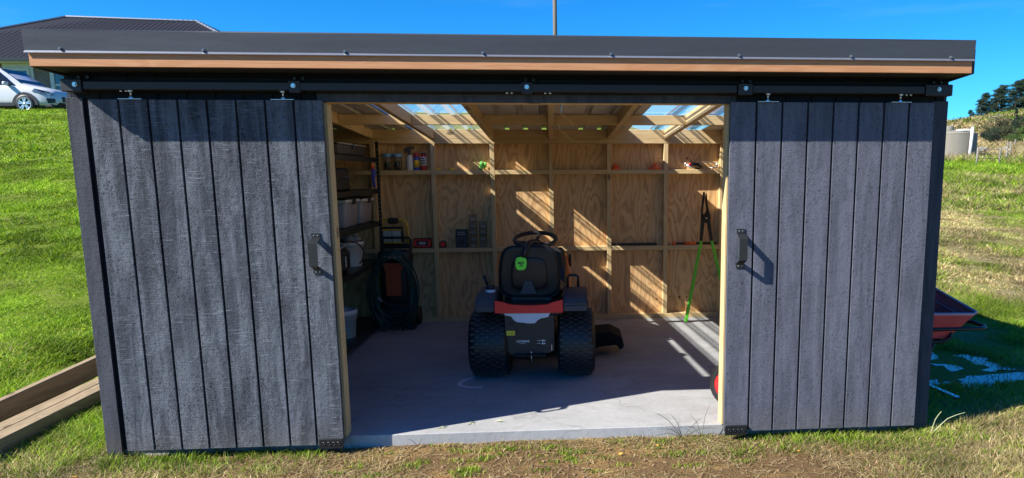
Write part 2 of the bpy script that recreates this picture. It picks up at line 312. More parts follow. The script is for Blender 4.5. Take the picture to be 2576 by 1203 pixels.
# ---------------------------------------------------------------- mesh helpers
def link(o, parent=None):
    COL.objects.link(o)
    if parent is not None: o.parent = parent
    return o
def tag(o, label=None, cat=None, group=None, kind=None):
    if label: o['label'] = label
    if cat: o['category'] = cat
    if group: o['group'] = group
    if kind: o['kind'] = kind
    return o
def empty(name, loc=(0, 0, 0), rz=0, label=None, cat=None, group=None):
    o = bpy.data.objects.new(name, None); o.location = loc; o.rotation_euler.z = rz; o.empty_display_size = .1
    link(o); return tag(o, label, cat, group)
class MB:
    def __init__(s): s.b = bmesh.new()
    def box(s, x0, x1, y0, y1, z0, z1, bev=0):
        bm = s.b if not bev else bmesh.new()
        vs = [bm.verts.new(p) for p in ((x0,y0,z0),(x1,y0,z0),(x1,y1,z0),(x0,y1,z0),(x0,y0,z1),(x1,y0,z1),(x1,y1,z1),(x0,y1,z1))]
        for f in ((3,2,1,0),(4,5,6,7),(0,1,5,4),(1,2,6,5),(2,3,7,6),(3,0,4,7)): bm.faces.new([vs[i] for i in f])
        if bev:
            bmesh.ops.bevel(bm, geom=bm.edges[:], offset=bev, segments=1, affect='EDGES')
            s.merge(bm)
        return s
    def merge(s, bm, mat=None):
        me = bpy.data.meshes.new('t'); bm.to_mesh(me); bm.free()
        if mat is not None: me.transform(mat)
        s.b.from_mesh(me); bpy.data.meshes.remove(me)
    def prism(s, poly, axis, a, b, bev=0, seg=1):
        """poly in the two other axes (in order), extruded along axis from a to b"""
        bm = bmesh.new()
        def P(p, t):
            q = list(p); q.insert(axis, t); return q
        A = [bm.verts.new(P(p, a)) for p in poly]; B = [bm.verts.new(P(p, b)) for p in poly]; n = len(poly)
        bm.faces.new(A); bm.faces.new(B[::-1])
        for i in range(n): bm.faces.new((A[(i+1) % n], A[i], B[i], B[(i+1) % n]))
        bmesh.ops.recalc_face_normals(bm, faces=bm.faces[:])
        if bev: bmesh.ops.bevel(bm, geom=bm.edges[:], offset=bev, segments=seg, affect='EDGES')
        s.merge(bm); return s
    def cyl(s, p0, p1, r0, r1=None, n=16, caps=True):
        r1 = r0 if r1 is None else r1
        return s.tube([p0, p1], [r0, r1], n, caps)
    def tube(s, pts, r, n=8, caps=True, closed=False):
        pts = [Vector(p) for p in pts]; k = len(pts)
        rs = r if isinstance(r, (list, tuple)) else [r]*k
        d = [(pts[(i+1) % k]-pts[i-1] if closed or 0 < i < k-1 else (pts[1]-pts[0] if i == 0 else pts[-1]-pts[-2])).normalized() for i in range(k)]
        ref = Vector((0, 0, 1)) if abs(d[0].z) < .9 else Vector((1, 0, 0))
        a = d[0].cross(ref).normalized(); rings = []
        for i in range(k):
            a = (a - d[i]*a.dot(d[i])).normalized(); b = d[i].cross(a)
            rings.append([s.b.verts.new(pts[i] + rs[i]*(math.cos(2*math.pi*j/n)*a + math.sin(2*math.pi*j/n)*b)) for j in range(n)])
        for i in range(k if closed else k-1):
            A, B = rings[i], rings[(i+1) % k]
            for j in range(n): 
                f = s.b.faces.new((A[j], A[(j+1) % n], B[(j+1) % n], B[j])); f.smooth = n > 6
        if caps and not closed:
            s.b.faces.new(rings[0][::-1]); s.b.faces.new(rings[-1])
        return s
    def lathe(s, prof, c=(0, 0, 0), axis='z', n=24, smooth=True):
        """prof: list of (radius, height)"""
        c = Vector(c); rings = []
        ax = {'x': (Vector((0,1,0)), Vector((0,0,1)), Vector((1,0,0))), 'y': (Vector((0,0,1)), Vector((1,0,0)), Vector((0,1,0))), 'z': (Vector((1,0,0)), Vector((0,1,0)), Vector((0,0,1)))}[axis]
        for r, h in prof:
            if r < 1e-6: rings.append([s.b.verts.new(c + ax[2]*h)]*n)
            else: rings.append([s.b.verts.new(c + ax[2]*h + r*(math.cos(2*math.pi*j/n)*ax[0] + math.sin(2*math.pi*j/n)*ax[1])) for j in range(n)])
        for A, B in zip(rings, rings[1:]):
            for j in range(n):
                v = []
                for q in (A[j], A[(j+1) % n], B[(j+1) % n], B[j]):
                    if q not in v: v.append(q)
                if len(v) > 2:
                    f = s.b.faces.new(v); f.smooth = smooth
        return s
    def quad(s, *p):
        s.b.faces.new([s.b.verts.new(q) for q in p]); return s
    def ico(s, c, r, sub=1, sc=(1, 1, 1), jit=0, rot=0):
        bm = bmesh.new(); bmesh.ops.create_icosphere(bm, subdivisions=sub, radius=1)
        if jit:
            o = Vector((random.random()*50, random.random()*50, 0))
            for v in bm.verts: v.co *= 1 + jit*mnoise.noise(v.co*1.3 + o)
        s.merge(bm, Matrix.Translation(c) @ Matrix.Rotation(rot, 4, 'Z') @ Matrix.Diagonal((r*sc[0], r*sc[1], r*sc[2], 1))); return s
    def build(s, name, mat, parent=None, loc=(0, 0, 0), rot=None, smooth=False, recalc=False):
        if recalc: bmesh.ops.recalc_face_normals(s.b, faces=s.b.faces[:])
        me = bpy.data.meshes.new(name); s.b.to_mesh(me); s.b.free()
        if smooth:
            for p in me.polygons: p.use_smooth = True
        me.materials.append(M[mat] if isinstance(mat, str) else mat)
        o = bpy.data.objects.new(name, me); o.location = loc
        if rot: o.rotation_euler = rot
        return link(o, parent)
def again(src, parent=None, loc=None, rot=None, scale=None):
    o = src.copy(); COL.objects.link(o); o.parent = parent if parent is not None else src.parent
    if loc is not None: o.location = loc
    if rot is not None: o.rotation_euler = rot
    if scale is not None: o.scale = scale
    return o
def copy_tree(o, parent=None):
    c = o.copy(); COL.objects.link(c); c.parent = parent
    for ch in [x for x in bpy.data.objects if x.parent == o]: copy_tree(ch, c)
    return c
def rbox(sx, sy, sz, r, seg=3, name='x', mat=None, parent=None, loc=(0,0,0), rot=None, taper=1.0):
    bm = bmesh.new(); bmesh.ops.create_cube(bm, size=1)
    for v in bm.verts:
        t = taper if v.co.z < 0 else 1
        v.co.x *= sx*t; v.co.y *= sy*t; v.co.z *= sz
    bmesh.ops.bevel(bm, geom=bm.edges[:], offset=r, segments=seg, affect='EDGES', profile=.5)
    mb = MB(); mb.merge(bm); o = mb.build(name, mat, parent, loc, rot, smooth=True); return o
def text(s, size, mat, parent, loc, rot=(rad(90), 0, 0), name='lettering', depth=.0006, bold=False):
    c = bpy.data.curves.new('t', 'FONT'); c.body = s; c.size = size; c.extrude = depth; c.align_x = 'CENTER'; c.align_y = 'CENTER'
    c.resolution_u = 2
    if bold: c.offset = size*.03
    t = bpy.data.objects.new('t', c); COL.objects.link(t)
    dg = bpy.context.evaluated_depsgraph_get(); me = bpy.data.meshes.new_from_object(t.evaluated_get(dg))
    bpy.data.objects.remove(t); bpy.data.curves.remove(c)
    me.name = name; me.materials.clear(); me.materials.append(M[mat]); o = bpy.data.objects.new(name, me)
    o.location = loc; o.rotation_euler = rot; return link(o, parent)
def np_mesh(name, V, F, mat, cols=None, attr='Col', parent=None):
    me = bpy.data.meshes.new(name); k = F.shape[1]
    me.vertices.add(len(V)); me.vertices.foreach_set('co', V.astype(np.float32).ravel())
    me.loops.add(F.size); me.loops.foreach_set('vertex_index', F.astype(np.int32).ravel())
    me.polygons.add(len(F)); me.polygons.foreach_set('loop_start', np.arange(0, F.size, k, dtype=np.int32))
    me.update(calc_edges=True); me.validate()
    if cols is not None:
        if cols.ndim == 1: a = me.attributes.new(attr, 'FLOAT', 'POINT'); a.data.foreach_set('value', cols.astype(np.float32))
        else:
            a = me.attributes.new(attr, 'FLOAT_COLOR', 'POINT'); a.data.foreach_set('color', np.hstack([cols, np.ones((len(cols), 1))]).astype(np.float32).ravel())
    me.materials.append(M[mat]); o = bpy.data.objects.new(name, me); return link(o, parent)

# ---------------------------------------------------------------- terrain
def smooth(t): t = np.clip(t, 0, 1); return t*t*(3-2*t)
def ngrid(seed, n=256):
    return np.random.default_rng(seed).random((n, n))
NG = ngrid(3)
def vnoise(x, y, s):
    x = np.asarray(x, float)*s; y = np.asarray(y, float)*s; xi = np.floor(x).astype(int); yi = np.floor(y).astype(int)
    fx = smooth(x-xi); fy = smooth(y-yi); g = lambda a, b: NG[a % 256, b % 256]
    return (g(xi, yi)*(1-fx)+g(xi+1, yi)*fx)*(1-fy)+(g(xi, yi+1)*(1-fx)+g(xi+1, yi+1)*fx)*fy - .5
def fbm(x, y, s, o=4):
    t = 0; a = 1
    for i in range(o): t = t + a*vnoise(x+i*17.3, y-i*9.1, s*2**i); a *= .5
    return t
def gz(x, y):
    x = np.asarray(x, float); y = np.asarray(y, float)
    wet = (1-smooth(np.abs(x-6.0)/1.1))*(1-smooth(np.abs(y-1.15)/1.0))
    base = -.070 + .012*fbm(x, y, .9) + (.010+.022*wet)*fbm(x, y, 5, 4) - .003*wet
    y0 = 1.2 + 3.9*smooth((x+2.2)/1.6)
    left = 3.83*np.clip(smooth((y-y0)/(23.5-y0))*.25 + .75*np.clip((y-y0)/(23.5-y0), 0, 1), 0, 1)
    right = np.interp(y, [-50, 4, 40, 55, 70, 110, 250, 270, 400, 900], [0, 0, 1.95, 2.55, 3.9, 7.2, 19.6, 19.8, 14, 0])
    yy = np.maximum(0, y-25)
    wgt = smooth((x-2-.12*yy)/(12+.2*yy))
    far = smooth((y-60)/140)
    tilt = .14*np.clip(x-(2.3+.60*(y+4.3)), -60, 60)*far
    r = left*(1-wgt) + (right + tilt)*wgt
    lump = fbm(x, y, .08, 4)*np.clip((y-30)/60, 0, 2.2)*wgt*1.2 + fbm(x, y, .5, 3)*.10*np.clip((y-4)/10, 0, 1)
    cut = .15*smooth(1-np.abs(x+1.35)/1.2)*smooth((y-.3)/2.5)*0
    return base + r + lump - cut
def axis_pts(segs):
    out = []
    for a, b, st in segs: out += list(np.arange(a, b, st))
    out.append(segs[-1][1]); return np.array(out)
xs = axis_pts([(-420, -60, 20), (-60, -20, 2), (-20, -4, .4), (-4, 8, .05), (8, 30, .5), (30, 90, 2), (90, 220, 3), (220, 520, 25)])
ys = axis_pts([(-60, -6, 4), (-6, -1.6, .3), (-1.6, 4, .05), (4, 26, .35), (26, 70, 1), (70, 290, 4), (290, 900, 30)])
X, Y = np.meshgrid(xs, ys); Z = gz(X, Y)
nx, ny = len(xs), len(ys); V = np.stack([X.ravel(), Y.ravel(), Z.ravel()], 1)
I = np.arange((ny-1)*nx).reshape(ny-1, nx)[:, :-1].ravel(); F = np.stack([I, I+1, I+nx+1, I+nx], 1)
def zones(x, y):
    """dryness, soil, rock"""
    n = fbm(x, y, .35, 4); n2 = fbm(x, y, 1.5, 3)
    front = smooth((1.0-y)/1.6)
    left = smooth((-.6-x)/2.0)
    dry = .26 + .66*front*(1-.05*left) + .25*n + .25*smooth((x-4)/3)*(1-left) - .17*left*(1-front)
    dry = dry + .45*smooth((y-42)/20)*smooth((x-20)/10) - .45*smooth((y-28)/8)*smooth((46-y)/5)*smooth((x-12)/8)
    path = np.exp(-((x-(8.5+.42*(y-4)))/1.1)**2)*smooth((y-3)/3)*smooth((26-y)/6)
    dry = dry + .22*path - .55*smooth((y-95)/60)*np.clip(.35+fbm(x, y, .09, 4)*1.6, 0, 1)
    soil = .60*smooth((.25-y)/.35)*smooth((x+.9)/1.4)*smooth((4.7-x)/.9) + .24*front + .35*n2*front
    soil = soil + .55*smooth((-.30-y)/.2)*smooth((x-1.8)/.6)*smooth((4.2-x)/.6) + .10*path
    bare = (1-smooth(np.abs(x-5.7)/1.0))*(1-smooth(np.abs(y-1.3)/1.3)); soil = soil+.3*bare
    rock = .55*smooth((y-46)/10)*np.clip(fbm(x, y, .16, 4)+.25, 0, 1) + 0*x
    return np.clip(dry, 0, 1.3), np.clip(soil, 0, 1.2), np.clip(rock, 0, 1)
zd = np.stack(zones(X.ravel(), Y.ravel()), 1)
ground = np_mesh('ground', V, F, 'ground', zd, 'zone'); ground.data.polygons.foreach_set('use_smooth', np.ones(len(F), bool))
tag(ground, kind='structure')

# puddles: a level sheet that shows only where the ground dips below it
def puddle(cx, cy, rx, ry, z, seed):
    r = np.random.default_rng(seed); mb = MB(); n = 60; ph = r.random(4)*6
    pts = []
    for i in range(n):
        a = 2*math.pi*i/n; k = 1+.22*math.sin(2*a+ph[0])+.16*math.sin(5*a+ph[1])+.10*math.sin(9*a+ph[2])+.07*math.sin(14*a+ph[3])
        pts.append((cx+rx*k*math.cos(a), cy+ry*k*math.sin(a), z))
    vs = [mb.b.verts.new(p) for p in pts]; mb.b.faces.new(vs)
    o = mb.build('puddle', 'water'); return tag(o, kind='structure')
puddle(5.75, 1.62, .34, .34, -.0685, 1); puddle(5.75, .95, .62, .27, -.0690, 2); puddle(6.5, 1.15, .38, .16, -.0688, 5)
puddle(5.75, -.08, .22, .035, -.066, 3); puddle(5.75, -.38, .22, .04, -.064, 4)

# ---------------------------------------------------------------- the shed
shed = empty('garden_shed', (0, 0, 0), 0, 'black stained timber garden shed with two sliding doors open on a lawn', 'shed')
D = 3.43; SW, SE = -.262, 4.66
def zb(y): return 1.89 + .0524*(D-y)           # underside of rafters
slab = MB().box(SW+.03, SE-.03, .008, D+.12, -.22, 0, .004).build('floor_slab', 'concrete', shed)
# pale dried-water outline left on the slab
pts = [(1.80,1.29),(1.70,1.23),(1.63,1.13),(1.615,1.06),(1.64,1.00),(1.70,.965),(1.80,.95)]
mb = MB(); n = len(pts)
for i in range(n-1):
    a, b = Vector(pts[i]), Vector(pts[i+1]); d = (b-a).normalized(); q = Vector((-d.y, d.x))*.016
    mb.quad((a.x+q.x, a.y+q.y, .0022), (a.x-q.x, a.y-q.y, .0022), (b.x-q.x, b.y-q.y, .0022), (b.x+q.x, b.y+q.y, .0022))
mb.build('dried_mark', 'dust', shed)

# exterior cladding and trim
def nails(mb_holes, x, y, z0, z1, step=.15): pass
cb = MB().box(SW, -.176, -.034, -.012, -.056, 1.955, .002).build('corner_board', 'stain', shed)
MB().box(4.565, SE, -.034, -.012, -.05, 1.955, .002).build('corner_board', 'stain', shed)
MB().box(SW, SW+.018, -.0105, D+.11, -.05, 2.06).build('side_cladding', 'stain', shed)
MB().box(SE-.018, SE, -.0105, D+.11, -.05, 2.06).build('side_cladding', 'stain', shed)
def clad(x0, x1, z0, z1):
    k = 0; x = x0
    while x < x1-.01:
        e = min(x+.15, x1); MB().box(x, e-.008, -.010, .0, z0, z1).build('cladding_board', 'stain_eave_shade', shed); x += .15
MB().box(SW+.021, 1.043, .0002, .0008, -.03, 2.094).build('leak_backing', 'black_ply', shed); MB().box(3.391, SE-.021, .0002, .0008, -.03, 2.094).build('leak_backing', 'black_ply', shed)  # added backing sheets, stop light leaking through the gaps between cladding boards
clad(SW+.02, 1.043, -.03, 2.095); clad(3.391, SE-.02, -.03, 2.095)
MB().box(1.044, 3.390, -.010, 0, 1.99, 2.095).build('header_panel', 'stain_eave_shade', shed)
MB().box(1.044, 3.390, -.032, -.012, 1.936, 1.982, .002).build('head_trim', 'stain', shed)
MB().box(SW+.02, SE-.02, -.060, -.012, 1.985, 2.060, .002).build('track_board', 'stain_eave_shade', shed)
MB().box(-.05, 1.06, -.0085, 0, 0, 0.02).build('wall_base', 'black_ply', shed) if False else None

# back, front and side framing
studx = [1.1077+.6*k for k in range(-2, 6)]
def lum(name, mat, *b): return MB().box(*b, .0025).build(name, mat, shed)
s0 = MB().box(0, .045, D, D+.09, .046, 1.844, .0025).build('stud', 'pine_z', shed, (studx[0], 0, 0))
for x in studx[1:]: again(s0, loc=(x, 0, 0))
again(s0, loc=(SW+.02, 0, 0)); again(s0, loc=(SE-.065, 0, 0))
xs_n = [SW+.065] + sorted(studx) + [SE-.065]
for a, b in zip(xs_n, xs_n[1:]):
    a2 = a + (.045 if a in studx else 0)
    for zt in (.780, 1.578): lum('nog', 'pine_x', a2+.001, b-.001, D+.001, D+.089, zt-.045, zt)
lum('bottom_plate', 'pine_x', SW+.03, SE-.03, D-.002, D+.09, .0, .0455)
lum('top_plate', 'pine_x', SW+.03, SE-.03, D-.001, D+.091, 1.8445, 1.8895)
px = SW+.02
while px < SE-.05:
    MB().box(px+.0004, min(px+1.1996, SE-.02), D+.0905, D+.105, 0, 1.89).build('plywood_panel', 'ply', shed); px += 1.2
MB().box(SW+.02, SE-.02, D+.1055, D+.118, -.05, 1.985).build('back_cladding', 'stain', shed)
for sx, inn in ((SW+.02, 1), (SE-.02, -1)):
    xa, xb = (sx, sx+.09) if inn > 0 else (sx-.09, sx)
    for k in range(6):
        y = .10+.6*k
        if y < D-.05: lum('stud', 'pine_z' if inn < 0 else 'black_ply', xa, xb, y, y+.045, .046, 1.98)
    lum('bottom_plate', 'pine_y', xa, xb, .095, D-.004, 0, .0455)
    for zt in (.780, 1.578): 
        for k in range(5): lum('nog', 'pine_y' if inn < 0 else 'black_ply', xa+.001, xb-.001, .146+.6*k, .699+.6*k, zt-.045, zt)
    xo = sx-.0008 if inn > 0 else sx+.0008
    for k in range(3):
        y0 = .02+1.2*k
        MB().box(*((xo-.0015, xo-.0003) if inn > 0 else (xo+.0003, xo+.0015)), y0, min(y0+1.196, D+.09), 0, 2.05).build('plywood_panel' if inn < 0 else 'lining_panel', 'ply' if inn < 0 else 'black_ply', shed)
# front wall framing
lum('jamb', 'pine_z', 1.0450, 1.0870, .0, .089, 0.001, 1.935); lum('jamb', 'pine_z', 3.3460, 3.3885, .0, .089, 0.001, 1.935)
lum('lintel', 'pine_x', 1.0450, 3.3885, .0005, .089, 1.936, 2.03)
for x in (.0, .45, .75, 3.55, 3.95, 4.3): lum('stud', 'pine_z', x, x+.045, .001, .089, .046, 2.02)
lum('bottom_plate', 'pine_x', SW+.12, 1.044, .001, .0885, 0, .045); lum('bottom_plate', 'pine_x', 3.390, SE-.12, .001, .0885, 0, .045)

# rafters, blocking, rim
def sloped(x0, x1, y0, y1, dz0, dz1, name, mat):
    mb = MB(); mb.prism([(y0, zb(y0)+dz0), (y1, zb(y1)+dz0), (y1, zb(y1)+dz1), (y0, zb(y0)+dz1)], 0, x0, x1, .002)
    return mb.build(name, mat, shed)
for x in [SW+.02] + studx + [SE-.065]: sloped(x, x+.045, .0005, D+.088, .0008, .092, 'rafter', 'pine_y')
rx = [SW+.02] + studx + [SE-.065]
for a, b in zip(rx, rx[1:]):
    lum('blocking', 'pine_x', a+.046, b-.001, 2.20, 2.245, zb(2.2)+.001, zb(2.2)+.084)
    lum('rim_board', 'pine_x', a+.046, b-.001, D-.001, D+.044, 1.8905, 1.986)

# roof sheets, trapezoidal ribs
def sheet_pts(x0, x1, ribh=.034):
    P = [(x0, 0)]; k = math.ceil((x0+.30)/.19)
    while True:
        c = -.30+.19*k+.095
        if c-.032 > x1: break
        if c-.032 > x0:
            for dx, h in ((-.032, 0), (-.022, ribh), (.022, ribh), (.032, 0)):
                if c+dx < x1: P.append((c+dx, h))
        k += 1
    P.append((x1, 0)); return P
def roof_sheet(x0, x1, name, mat, dz=0):
    P = sheet_pts(x0, x1); mb = MB(); ysl = [-.275] + [y for y in (1.0, 2.2)] + [D+.16]
    R = [[mb.b.verts.new((x, y, zb(y)+.094+h+dz)) for x, h in P] for y in ysl]
    for A, B in zip(R, R[1:]):
        for i in range(len(P)-1):
            f = mb.b.faces.new((A[i], A[i+1], B[i+1], B[i])); f.material_index = 1 if (mat == 'clear_sheet' and abs(P[i][1]-P[i+1][1]) > .01) else 0
    o = mb.build(name, mat, shed)
    if mat == 'clear_sheet': o.data.materials.append(M['clear_rib'])
    return o
for a, b in ((SW-.005, .50), (.50, .935), (1.70, 2.42), (2.42, 3.135), (3.895, SE+.005)): roof_sheet(a+.0005, b-.0005, 'roof_sheet', 'roof_sheet')
for a, b in ((.925, 1.71), (3.125, 3.905)): roof_sheet(a, b, 'skylight_sheet', 'clear_sheet', .0015)
# side trim
for x0, x1 in ((SW-.012, SW-.0005), (SE+.0005, SE+.012)):
    mb = MB(); mb.prism([(-.262, zb(-.262)-.002), (D+.12, zb(D)-.01), (D+.12, zb(D)+.15), (-.262, zb(-.262)+.13)], 0, x0, x1); mb.build('barge_board', 'stain', shed)
# front fascia + flashing
FX0, FX1 = -.262, 4.647
MB().box(FX0, FX1, -.280, -.2625, 2.082, 2.160, .0015).build('fascia_board', 'cedar', shed)
MB().box(SW+.004, SE-.004, -.2622, -.0108, 2.0828, 2.0895).build('soffit', 'black_ply', shed)
mb = MB(); N = 60; prof = [(-.10, 2.262), (-.285, 2.258), (-.291, 2.2555), (-.2915, 2.251), (-.285, 2.155), (-.2925, 2.147), (-.2928, 2.1435)]
R = []
for i in range(N+1):
    t = i/N; x = -.276 + t*(4.655+.276)
    R.append([mb.b.verts.new((x, y + (.0022*mnoise.noise(Vector((x*1.7, y*9, z*6))) if j in (3, 4) else 0), z)) for j, (y, z) in enumerate(prof)])
for A, B in zip(R, R[1:]):
    for j in range(len(prof)-1):
        if j == 4: continue
        mb.b.faces.new((A[j], A[j+1], B[j+1], B[j]))
fl = mb.build('roof_flashing', 'flashing', shed)
mb = MB()
for i in range(N): 
    x = -.276+i/N*(4.931); x2 = -.276+(i+1)/N*4.931
    mb.quad((x, -.2852, 2.157), (x, -.2925, 2.147), (x2, -.2925, 2.147), (x2, -.2852, 2.157))
mb.build('flashing_lip', 'flash_edge', fl)
sc = MB().cyl((0, 0, 0), (0, -.005, 0), .0085, .0085, 10).cyl((0, -.005, 0), (0, -.013, 0), .0055, .005, 6).build('screw', 'dull_screw', fl, (-.104, -.286, 2.166))
for x in (.579, 1.276, 1.976, 2.645, 3.334, 3.953, 4.517): again(sc, loc=(x, -.286, 2.164))

# sliding track on the head board
for a, b in ((-.118, .955), (.965, 2.19), (2.20, 3.372), (3.460, 4.47)):
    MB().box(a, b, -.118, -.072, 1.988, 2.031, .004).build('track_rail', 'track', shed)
def bracket(x, w0, w1, first):
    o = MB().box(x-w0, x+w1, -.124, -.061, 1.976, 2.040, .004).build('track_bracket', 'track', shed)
    MB().cyl((x, -.124, 2.012), (x, -.130, 2.012), .0125, .0125, 12).cyl((x, -.130, 2.012), (x, -.137, 2.012), .0085, .0085, 6).build('bolt', 'zinc', o)
    for s in (-.022, .022):
        MB().cyl((x+s+.015, -.061, 2.055), (x+s+.015, -.078, 2.055), .010, .009, 8).build('bolt', 'steel_black', o)
for x, a, b in ((-.150, .075, .028), (.955, .028, .034), (2.195, .03, .03), (3.418, .04, .042), (4.548, .075, .085)): bracket(x, a, b, 0)
for x in (.06, 2.085, 2.295, 4.37):
    for s in (0, .026): MB().cyl((x+s, -.095, 1.978), (x+s, -.095, 1.9875), .008, .008, 8).build('stop_screw', 'zinc', shed)

# sliding doors
def handle(door, x, z, dx):
    """bent steel strap; dx leans the foot plates away from the grip"""
    o = bpy.data.objects.new('handle', None)
    P = [(-.1005, .115), (-.1005, .088), (-.172, .062), (-.172, -.062), (-.1005, -.088), (-.1005, -.115)]; t = .005; mb = MB(); hw = .0235
    P2 = []
    for y, zz in P: P2.append((y-t, zz))
    n = len(P)
    for i in range(n-1):
        (y0, z0), (y1, z1) = P[i], P[i+1]; (a0, b0), (a1, b1) = P2[i], P2[i+1]
        mb.prism([(y0, z0), (y1, z1), (a1, b1), (a0, b0)], 0, -hw, hw)
    h = mb.build('handle', 'strap_steel', door, (x, 0, z), recalc=True)
    for zz in (.102, -.102):
        for s in (-.010, .010): MB().cyl((s, -.1055, zz), (s, -.109, zz), .0036, .003, 8).build('screw', 'zinc', h)
def door(x0, mat, hx, gx, label):
    d = MB().box(x0+.002, x0+1.197, -.082, -.0625, -.006, 1.936).build('sliding_door', 'black_ply', shed); d['label'] = label
    src = None
    for k in range(8):
        a = .006 if k else 0; b = .006 if k < 7 else 0
        if k in (0, 7): MB().box(x0+.15*k+a, x0+.15*(k+1)-b, -.100, -.0805, -.010, 1.939, .0012).build('board', mat, d)
        elif src is None: src = MB().box(.006, .144, -.100, -.0805, -.010, 1.939, .0012).build('board', mat, d, (x0+.15*k, 0, 0))
        else: again(src, loc=(x0+.15*k, 0, 0))
    # nail heads, slightly sunk
    mb = MB()
    for k in range(9):
        for j in range(13):
            zz = .04+.152*j + .01*random.random(); xx = x0+.15*k+(.014 if k < 8 else -.014)
            mb.cyl((xx, -.0996, zz), (xx, -.1009, zz), .0036, .0030, 6)
    o = mb.build('nail_heads', 'black_plastic', d); o['kind'] = 'stuff'
    for hx2 in (x0+.215, x0+.997):
        h = MB().box(hx2-.060, hx2+.060, -.112, -.070, 1.9395, 1.9435, .001).build('hanger_plate', 'zinc', d)
        MB().cyl((hx2, -.092, 1.9435), (hx2, -.092, 1.952), .011, .010, 6).cyl((hx2, -.092, 1.952), (hx2, -.092, 1.990), .005, .005, 8).cyl((hx2, -.092, 1.972), (hx2, -.092, 1.989), .006, .019, 8).build('hanger_bolt', 'zinc', h)
    handle(d, hx, 1.107, 0)
    mb = MB(); g0, g1, z0, z1, y0 = gx, gx+.138, -.030, .032, -.116
    g = mb.box(g0, g1, -.116, -.1045, z0, z1, .004).build('door_guide', 'steel_black', d)
    for s in (.03, .058, .086, .112): MB().lathe([(.0055, 0), (.011, .0), (.011, -.003), (.0055, -.003), (.0055, 0)], (g0+s, -.1162, .002), 'y', 12).build('guide_ring', 'strap_steel', g)
    return d
door(-.1096, 'door_left', 1.012, .954, 'left sliding door, streaky faded stain')
door(3.3412, 'door_right', 3.415, 3.343, 'right sliding door, evenly stained')

# ---------------------------------------------------------------- ride-on mower
mw = empty('ride_on_mower', (2.165, 1.300, 0), -.045, 'orange and black ride-on lawn mower parked nose-in in the open shed', 'lawn mower')
def tyre(R, W, name, parent, loc, lug=True):
    prof = [(R*.42, -W*.36), (R*.50, -W*.45), (R*.70, -W*.50), (R*.88, -W*.485), (R*.965, -W*.40), (R*.985, -W*.25), (R*.99, 0), (R*.985, W*.25), (R*.965, W*.40), (R*.88, W*.485), (R*.70, W*.50), (R*.50, W*.45), (R*.42, W*.36)]
    wh = MB().lathe([(0, -W*.12), (R*.2, -W*.14), (R*.30, -W*.30), (R*.43, -W*.38), (R*.47, -W*.40)], axis='x', n=24).lathe([(0, W*.12), (R*.2, W*.14), (R*.30, W*.30), (R*.43, W*.38), (R*.47, W*.40)], axis='x', n=24).build(name, 'black_plastic', parent, loc, recalc=True)
    t = MB().lathe(prof, axis='x', n=40).build('tyre', 'rubber', wh)
    if lug:
        mb = MB(); rows = 34; cols = 7; cw = W*.86/cols
        for i in range(rows):
            for j in range(cols):
                x = -W*.43+(j+.5)*cw; th = 2*math.pi*(i+(.5 if j % 2 else 0))/rows; e = abs(x)/(W*.5)
                rr = R*(.985 - .055*e**3); a = rr*math.pi/rows*.60; bw = cw*.47; sk = a*.35*(1 if j % 2 else -1)
                bm = bmesh.new(); h = R*.040
                v = [bm.verts.new((xx, tt, hh)) for xx, tt, hh in ((-bw, -a*.8+sk, -.004), (0, -a+sk*0, -.004), (bw, -a*.8-sk*0, -.004), (bw, a*.5, -.004), (0, a*.25, -.004), (-bw, a*.5, -.004),
                                                                 (-bw*.9, -a*.72, h), (0, -a*.92, h), (bw*.9, -a*.72, h), (bw*.9, a*.45, h), (0, a*.2, h), (-bw*.9, a*.45, h))]
                bm.faces.new(v[6:])
                for k in range(6): bm.faces.new((v[k], v[(k+1) % 6], v[6+(k+1) % 6], v[6+k]))
                mb.merge(bm, Matrix.Rotation(th, 4, 'X') @ Matrix.Translation((x, 0, rr)))
        o = mb.build('tread', 'tread', wh, recalc=True); o['kind'] = 'stuff'
    return wh
tyre(.256, .300, 'rear_wheel', mw, (-.322, 0, .256)); tyre(.256, .285, 'rear_wheel', mw, (.335, 0, .256))
tyre(.19, .16, 'front_wheel', mw, (-.36, 1.22, .19), False); tyre(.19, .16, 'front_wheel', mw, (.36, 1.22, .19), False)
for sx, x0, x1, dz in ((-1, -.405, -.2615, .01), (1, .2395, .420, 0)):
    mb = MB(); z = .535
    mb.prism([(-.235, z), (-.240, z+.05), (-.20, z+.095+dz*.6), (-.12, z+.112+dz), (.20, z+.118+dz), (.33, z+.09), (.40, z-.04), (.38, z-.05), (.30, z)], 0, x0, x1, .010, 2)
    mb.build('fender', 'grey_plastic', mw)
mb = MB(); P = []
top = [(-.26, .622), (-.20, .612), (-.14, .592), (0, .585), (.12, .592), (.18, .612), (.238, .626)]
P = [(-.262, .528), (.240, .528)] + top[::-1]
mb.prism(P, 1, -.252, -.235, .003); mb.build('rear_panel', 'mower_red', mw)
hp = MB().prism([(-.195, .47), (-.19, .24), (-.155, .205), (-.04, .20), (.06, .198), (.13, .215), (.172, .235), (.175, .525), (-.197, .525)], 1, -.212, -.200, .003).build('hitch_plate', 'black_plastic', mw)
for a, b in (((-.165, -.125), (.425, .455)), ): MB().box(a[0], a[1], -.2135, -.2121, b[0], b[1]).build('slot', 'print_black', hp)
for x, z, r in ((-.10, .40, .011), (-.10, .385, .006), (.152, .315, .011), (.152, .30, .006), (.07, .455, .005), (.125, .462, .007), (.145, .455, .004), (.07, .36, .005), (.14, .36, .004)):
    MB().cyl((x, -.2122, z), (x, -.2136, z), r, r, 12).build('bolt_hole', 'print_black', hp)
